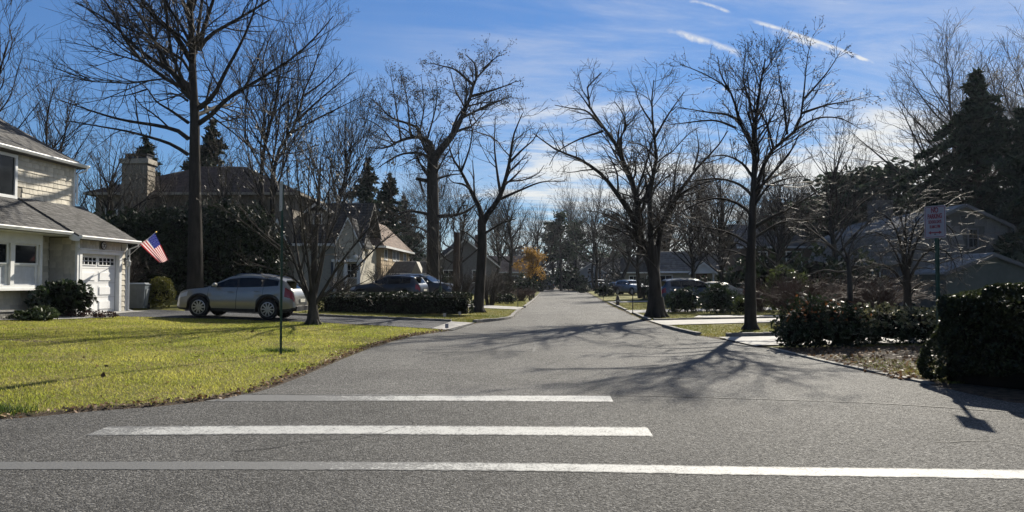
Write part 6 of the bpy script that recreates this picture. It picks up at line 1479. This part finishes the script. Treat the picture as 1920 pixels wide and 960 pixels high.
Xw = rngW.uniform(-80, 80, 15000); Yw = rngW.uniform(-46, -30, 15000) - .002 * Xw ** 2; Zw = rngW.random(15000) ** .85 * (11 + 3 * np.sin(Xw * .17) + 2 * np.sin(Xw * .5 + 2))  # added unseen leaf screen behind the camera, cuts sky fill and dark-glass reflections
V, f = leaf_quads(rngW, np.stack([Xw, Yw, Zw], 1), .75, up=-.2, elong=2.2); link('unseen_sky_blocker', raw_mesh('unseen_sky_blocker', V, f, mat('distant_twig', (.045, .040, .038), .9, .3, .2, isl=.4)), kind='stuff')

# ================================================================== STREET FURNITURE AND SMALL THINGS
GREEN = mat('post_green', (.018, .055, .035), .5, .2, 8)
SIGNW = mat('sign_white', (.33, .31, .325), .45, .06, 6)
SIGNR = mat('sign_red', (.24, .03, .045), .5, .1, 8)
ALU = mat('sign_back', (.45, .45, .43), .45, .1, 4, metal=.5)
def u_channel(root, h, lean=0.):
    b = MB(); P = [(-.035, .012), (-.022, .012), (-.015, -.022), (.015, -.022), (.022, .012), (.035, .012), (.035, .018), (.018, .018), (.012, -.016), (-.012, -.016), (-.018, .018), (-.035, .018)]
    b.prism([(x, y, -.3) for x, y in P], (lean * h, 0, h + .3)); return b.build('post', GREEN, root)
def rrect(w, h, r, y, n=4):
    out = []
    for cx, cz, a0 in ((w / 2 - r, h / 2 - r, 0), (-w / 2 + r, h / 2 - r, 90), (-w / 2 + r, -h / 2 + r, 180), (w / 2 - r, -h / 2 + r, 270)):
        out += [(cx + r * math.cos(R_(a0 + 90 * k / n)), y, cz + r * math.sin(R_(a0 + 90 * k / n))) for k in range(n + 1)]
    return out
def text_mesh(s, size, m, parent, loc, sx=1.):
    cu = bpy.data.curves.new('lettering', 'FONT'); cu.body = s; cu.size = size; cu.align_x = 'CENTER'; cu.align_y = 'CENTER'; cu.extrude = .0015; cu.offset = size * .03
    o = bpy.data.objects.new('lettering', cu); COL.objects.link(o); bpy.context.view_layer.update()
    me = bpy.data.meshes.new_from_object(o.evaluated_get(bpy.context.evaluated_depsgraph_get())); bpy.data.objects.remove(o)
    me.name = 'lettering'; me.materials.clear(); me.materials.append(m); q_ = link('lettering', me, parent)
    q_.location = loc; q_.rotation_euler = (math.pi / 2, 0, 0); q_.scale = (sx, 1, 1); return q_
def no_parking(name, label, loc, rz, hp, w, h):
    r = thing(name, label, 'sign', loc, rz); u_channel(r, hp)
    c = Vector((0, -.032, hp - h / 2 + .05)); b = MB()
    b.prism([(x, y, z + c.z) for x, y, z in rrect(w, h, .035, -.026)][::-1], (0, -.004, 0)); pl = b.build('sign_plate', SIGNW, r)
    b = MB(); o_, i_ = rrect(w - .03, h - .03, .028, -.0305), rrect(w - .046, h - .046, .022, -.0305); n = len(o_)
    b.add([(x, y, z + c.z) for x, y, z in o_ + i_], [(k, n + k, n + (k + 1) % n, (k + 1) % n) for k in range(n)]); b.build('border', SIGNR, pl)
    for s, z, sz, sx in (('NO', .355, .20, .75), ('PARKING', .17, .185, .62), ('SCHOOL DAYS', .0, .125, .50), ('8 AM-2 PM', -.15, .125, .60)): text_mesh(s, sz * h / .9, SIGNR, pl, (0, -.0325, c.z + z * h), sx * w / .42)
    z = c.z - .33 * h; a = w * .32; b = MB()
    b.prism([(-a, -.031, z), (-a + .05, -.031, z + .028), (-a + .05, -.031, z + .010), (a - .05, -.031, z + .010), (a - .05, -.031, z + .028), (a, -.031, z), (a - .05, -.031, z - .028), (a - .05, -.031, z - .010), (-a + .05, -.031, z - .010), (-a + .05, -.031, z - .028)], (0, -.0015, 0)); b.build('arrow', SIGNR, pl)
    for zz in (c.z + h * .43, c.z - h * .38): MB().lathe([(.012, 0), (.010, -.006), (.002, -.007)], (0, -.0305, zz), 8, 'Y').build('bolt', DARKM, pl)
    return r
ps = on(1757, 690, 0); pY = 12.1; pX = (1757 - 960) / F * pY
no_parking('parking_sign', 'white no parking sign with red lettering on green post behind the tall hedge', Vector((pX, pY, gz(pX, pY))), R_(-66), at(1760, 386, pY).z - gz(pX, pY) - .05, .38, .53)
pX, pY = -4.80, 15.4; z = gz(pX, pY)
r = thing('sign_post', 'green metal post on the lawn with its sign plate seen edge on', 'sign', Vector((pX, pY, z)), R_(-62)); hp = at(541, 341, pY).z - z
u_channel(r, hp, .0); b = MB(); b.prism([(x, y, z_ + hp - .30) for x, y, z_ in rrect(.30, .62, .035, -.024)][::-1], (0, -.006, 0)); b.build('sign_plate', ALU, r)
for zz in (hp - .06, hp - .52): MB().lathe([(.014, .03), (.014, .012), (.004, .01)][::-1], (0, -.045, zz), 8, 'Y').build('bolt', DARKM, r)
# grey wheeled bin
def bin_():
    P = gp(260, 29.6); r = thing('wheeled_bin', 'blue grey wheeled rubbish bin with flat lid beside the garage', 'bin', P, R_(12)); BM = mat('bin_plastic', (.095, .115, .135), .5, .12, 5); BD = mat('bin_side', (.17, .19, .205), .5, .12, 5)
    b = MB(); w0, w1, d0, d1, h = .27, .35, .30, .40, .98
    V = [(-w0, -d0, .06), (w0, -d0, .06), (w0, d0, .06), (-w0, d0, .06), (-w1, -d1, h), (w1, -d1, h), (w1, d1, h), (-w1, d1, h)]
    b.add(V, [(3, 2, 1, 0), (0, 1, 5, 4), (1, 2, 6, 5), (2, 3, 7, 6), (3, 0, 4, 7), (4, 5, 6, 7)]); b.build('bin_body', BM, r)
    b = MB(); b.prism([(w0 + .005, -.18, .14), (w0 + .005, .18, .14), (w1 - .002, .23, .82), (w1 - .002, -.23, .82)], (.02, 0, 0)); b.build('side_panel', BD, r)
    for x in (-.16, 0, .16): MB().prism([(x - .02, -d0 - .004, .16), (x + .02, -d0 - .004, .16), (x + .026, -d1 + .006, .84), (x - .026, -d1 + .006, .84)], (0, -.018, 0)).build('rib', BM, r)
    b = MB(); b.bb(-w1 - .03, w1 + .03, -d1 - .03, d1 + .03, h, h + .035); b.prism([(-w1, -d1, h + .035), (w1, -d1, h + .035), (w1 * .8, -d1 * .7, h + .085), (-w1 * .8, -d1 * .7, h + .085)], (0, d1 * 1.7, 0)); b.build('lid', BM, r)
    MB().tube([(-w1 + .03, d1 + .02, h - .03), (-w1 + .03, d1 + .1, h - .01), (w1 - .03, d1 + .1, h - .01), (w1 - .03, d1 + .02, h - .03)], .016, 6).build('handle', BM, r)
    for x in (-w0 - .03, w0 + .03): MB().lathe([(.06, -.03), (.125, -.03), (.13, 0), (.125, .03), (.06, .03)], (0, 0, 0), 16, 'Y').build('wheel', TYRE, r); w = r.children[-1]; w.location = (x, d0 + .04, .13); w.rotation_euler = (0, 0, math.pi / 2)
bin_()
# flag on a slanted pole
def flag():
    a, c = at(238, 483, 28.1), at(292.5, 435, 27.6); r = thing('american_flag', 'striped red white and blue flag hanging from a slanted pole at the garage corner', 'flag', a)
    d = c - a; MB().tube([(0, 0, 0), tuple(d * .5), tuple(d)], .013, 8).build('flag_pole', mat('pole_white', (.6, .58, .55), .4, .1), r)
    MB().lathe([(.01, -.03), (.03, 0), (.01, .03)], tuple(d), 10).build('finial', mat('brass', (.5, .35, .1), .3, 0, metal=.9), r)
    MB().tube([tuple(d * -.03), tuple(d * .09)], .028, 8).build('pole_bracket', DARKM, r)
    H0, H1 = at(262.5, 458, 27.88) - a, at(290.5, 437.5, 27.6) - a          # hoist: near end of stripes, union end
    F0, F1 = at(300, 493, 27.5) - a, at(316, 488, 27.25) - a
    nu, nv = 39, 26; V = []
    for j in range(nv + 1):
        t = j / nv
        for i in range(nu + 1):
            s = i / nu; p = H0.lerp(H1, s).lerp(F0.lerp(F1, s), t)
            wv = math.sin(s * 7.5 + t * 1.6) * .055 * (.2 + t) + math.sin(s * 15 + 1) * .02 * t
            V.append(p + Vector((.25, -.95, .1)) * wv)
    Q = [(j * (nu + 1) + i, j * (nu + 1) + i + 1, (j + 1) * (nu + 1) + i + 1, (j + 1) * (nu + 1) + i) for j in range(nv) for i in range(nu)]
    mi = []
    for j in range(nv):
        for i in range(nu):
            st = i // 3; mi.append(2 if (st >= 6 and j < nv * .4) else (0 if st % 2 == 0 else 1))
    cl = lambda n, c: mat(n, c, .75, .06, 20, trans=.45)
    cloth = link('flag_cloth', raw_mesh('flag_cloth', [tuple(v) for v in V], Q, [cl('flag_red', (.42, .025, .04)), cl('flag_white', (.72, .70, .68)), cl('flag_blue', (.03, .04, .20))], mi, True), r)
    b = MB()                                 # five-pointed stars on both sides of the union
    for row in range(9):
        for cI in range(6 if row % 2 == 0 else 5):
            t = (.035 + (cI + (0 if row % 2 == 0 else .5)) * .066); s = 18 / 39 + (row + .7) * (21 / 39) / 9.4
            j, i = t * nv, s * nu; o = V[int(j) * (nu + 1) + min(int(i), nu)]; ux = (V[int(j) * (nu + 1) + min(int(i) + 1, nu)] - o); uy = (V[(int(j) + 1) * (nu + 1) + int(i)] - o)
            nrm = ux.cross(uy).normalized(); ux = ux.normalized(); uy = uy.normalized()
            for sg in (.004, -.004):
                pts = [tuple(o + nrm * sg + ux * (math.sin(k * math.pi / 5) * (.019 if k % 2 == 0 else .008)) + uy * (math.cos(k * math.pi / 5) * (.019 if k % 2 == 0 else .008))) for k in range(10)]; b.add(pts, [list(range(10))])
    b.build('stars', cl('flag_white', (.72, .70, .68)), cloth, kind='stuff')
flag()
# hydrant, marker posts, white sign behind the forked tree
P = gp(1158, 46.5); r = thing('fire_hydrant', 'short dark fire hydrant on the right hand verge', 'hydrant', P)
HY = mat('hydrant_paint', (.07, .045, .03), .5, .3, 8); MB().lathe([(.16, 0), (.16, .05), (.11, .06), (.10, .42), (.13, .44), (.13, .48), (.10, .50), (.085, .60), (.03, .66), (.03, .70), (.01, .71)], (0, 0, 0), 14).build('barrel', HY, r)
for sx in (1, -1): MB().tube([(sx * .08, 0, .36), (sx * .17, 0, .36)], .05, 10).build('nozzle', mat('hydrant_cap', (.35, .33, .30), .5, .2), r)
MB().tube([(0, -.08, .34), (0, -.18, .34)], .065, 10).build('nozzle', mat('hydrant_cap', (.35, .33, .30)), r)
def post(label, px, Y, h, m=DARKM, lean=0):
    r = thing('marker_post', label, 'post', gp(px, Y)); MB().tube([(0, 0, -.2), (lean, 0, h)], .022, 6).build('rod', m, r); MB().lathe([(.03, h - .03), (.034, h), (.01, h + .03)], (lean, 0, 0), 6).build('cap', m, r)
post('thin dark post on the right verge just left of the three stemmed trunk', 1186, 35.5, .92); post('thin dark post on the left verge near the brown bushes', 971, 44, 1.45); post('short thin post farther up the right verge', 1131, 62, .7)
P = gp(902, 44); r = thing('yard_sign', 'white board sign partly hidden by the forked tree trunk', 'sign', P, R_(4)); z0 = at(902, 515, 44).z - P.z; z1 = at(902, 500, 44).z - P.z
MB().bb(-.31, .31, -.02, .02, z0, z1).build('board', SIGNW, r); MB().bb(-.03, .03, .021, .06, -.2, z1).build('post', mat('wood_post', (.12, .09, .06), .8), r)
for sx in (-1, 1): MB().bb(sx * .25 - .03, sx * .25 + .03, -.025, -.021, z0 + .05, z1 - .05).build('side_stripe', GREYW, r)
P = gp(856, 45); r = thing('tree_snag', 'tall brown dead trunk cut off short behind the parked cars', 'tree', P); zt = at(856, 436, 45).z - P.z
MB().tube([(0, 0, -.2), (.02, 0, .5), (-.02, 0, 2), (.0, 0, zt * .8), (.03, 0, zt)], [.30, .24, .21, .20, .17], 10).build('trunk', mat('snag_bark', (.055, .035, .022), .9, .3, 6, .8, stretch=(1, 1, .2)), r)
MB().tube([(.1, 0, zt * .55), (.38, -.1, zt * .66)], [.06, .03], 6).build('branch_stub', mat('snag_bark', (.055, .035, .022)), r)
for px, Y, lb in ((834, 29.6, 'small white marker card on the grass beyond the driveway'), (838, 23.6, 'small white marker card at the lawn corner by the driveway'), (862, 31.2, 'small white marker card below the hedge end')):
    P = gp(px, Y); r = thing('marker_card', lb, 'marker', P, R_(15)); MB().tube([(0, 0, -.05), (0, 0, .24)], .005, 5).build('wire', DARKM, r); MB().bb(-.055, .055, -.012, -.006, .10, .24).build('card', SIGNW, r)
# low stone wall end at the left edge of the picture
P = gp(-6, 22.2); r = thing('garden_wall', 'low stone garden wall end at the left edge by the walk', 'wall', P, R_(82))
rng = random.Random(8); SMn = mat('garden_stone', (.20, .19, .17), .9, .3, 8, .4, obr=.3)
for j in range(2):
    x = -1.5
    while x < .45: w = min(rng.uniform(.18, .36), .5 - x); MB().bb(x + .006, x + w - .006, -.15 - rng.uniform(0, .02), .15, j * .12 - .02, j * .12 + .092).build('stone', SMn, r); x += w
MB().bb(-1.55, .53, -.19, .19, .235, .285).build('cap_stone', mat('cap_stone', (.30, .29, .27), .85, .2, 5, .3), r)

# ================================================================== AIR
b = MB(); b.bb(-255, 255, -38.5, 375, -1.2, 26.0)
hv = bpy.data.materials.new('haze'); hv.use_nodes = True; t = NT(hv.node_tree); t.n.remove(t.n['Principled BSDF'])
pv = t.new('ShaderNodeVolumePrincipled'); pv.inputs['Color'].default_value = (.78, .86, 1, 1); pv.inputs['Density'].default_value = .00013; pv.inputs['Anisotropy'].default_value = .35
t.l.new(pv.outputs[0], t.n['Material Output'].inputs['Volume'])
b.build('haze', hv, None, kind='stuff')
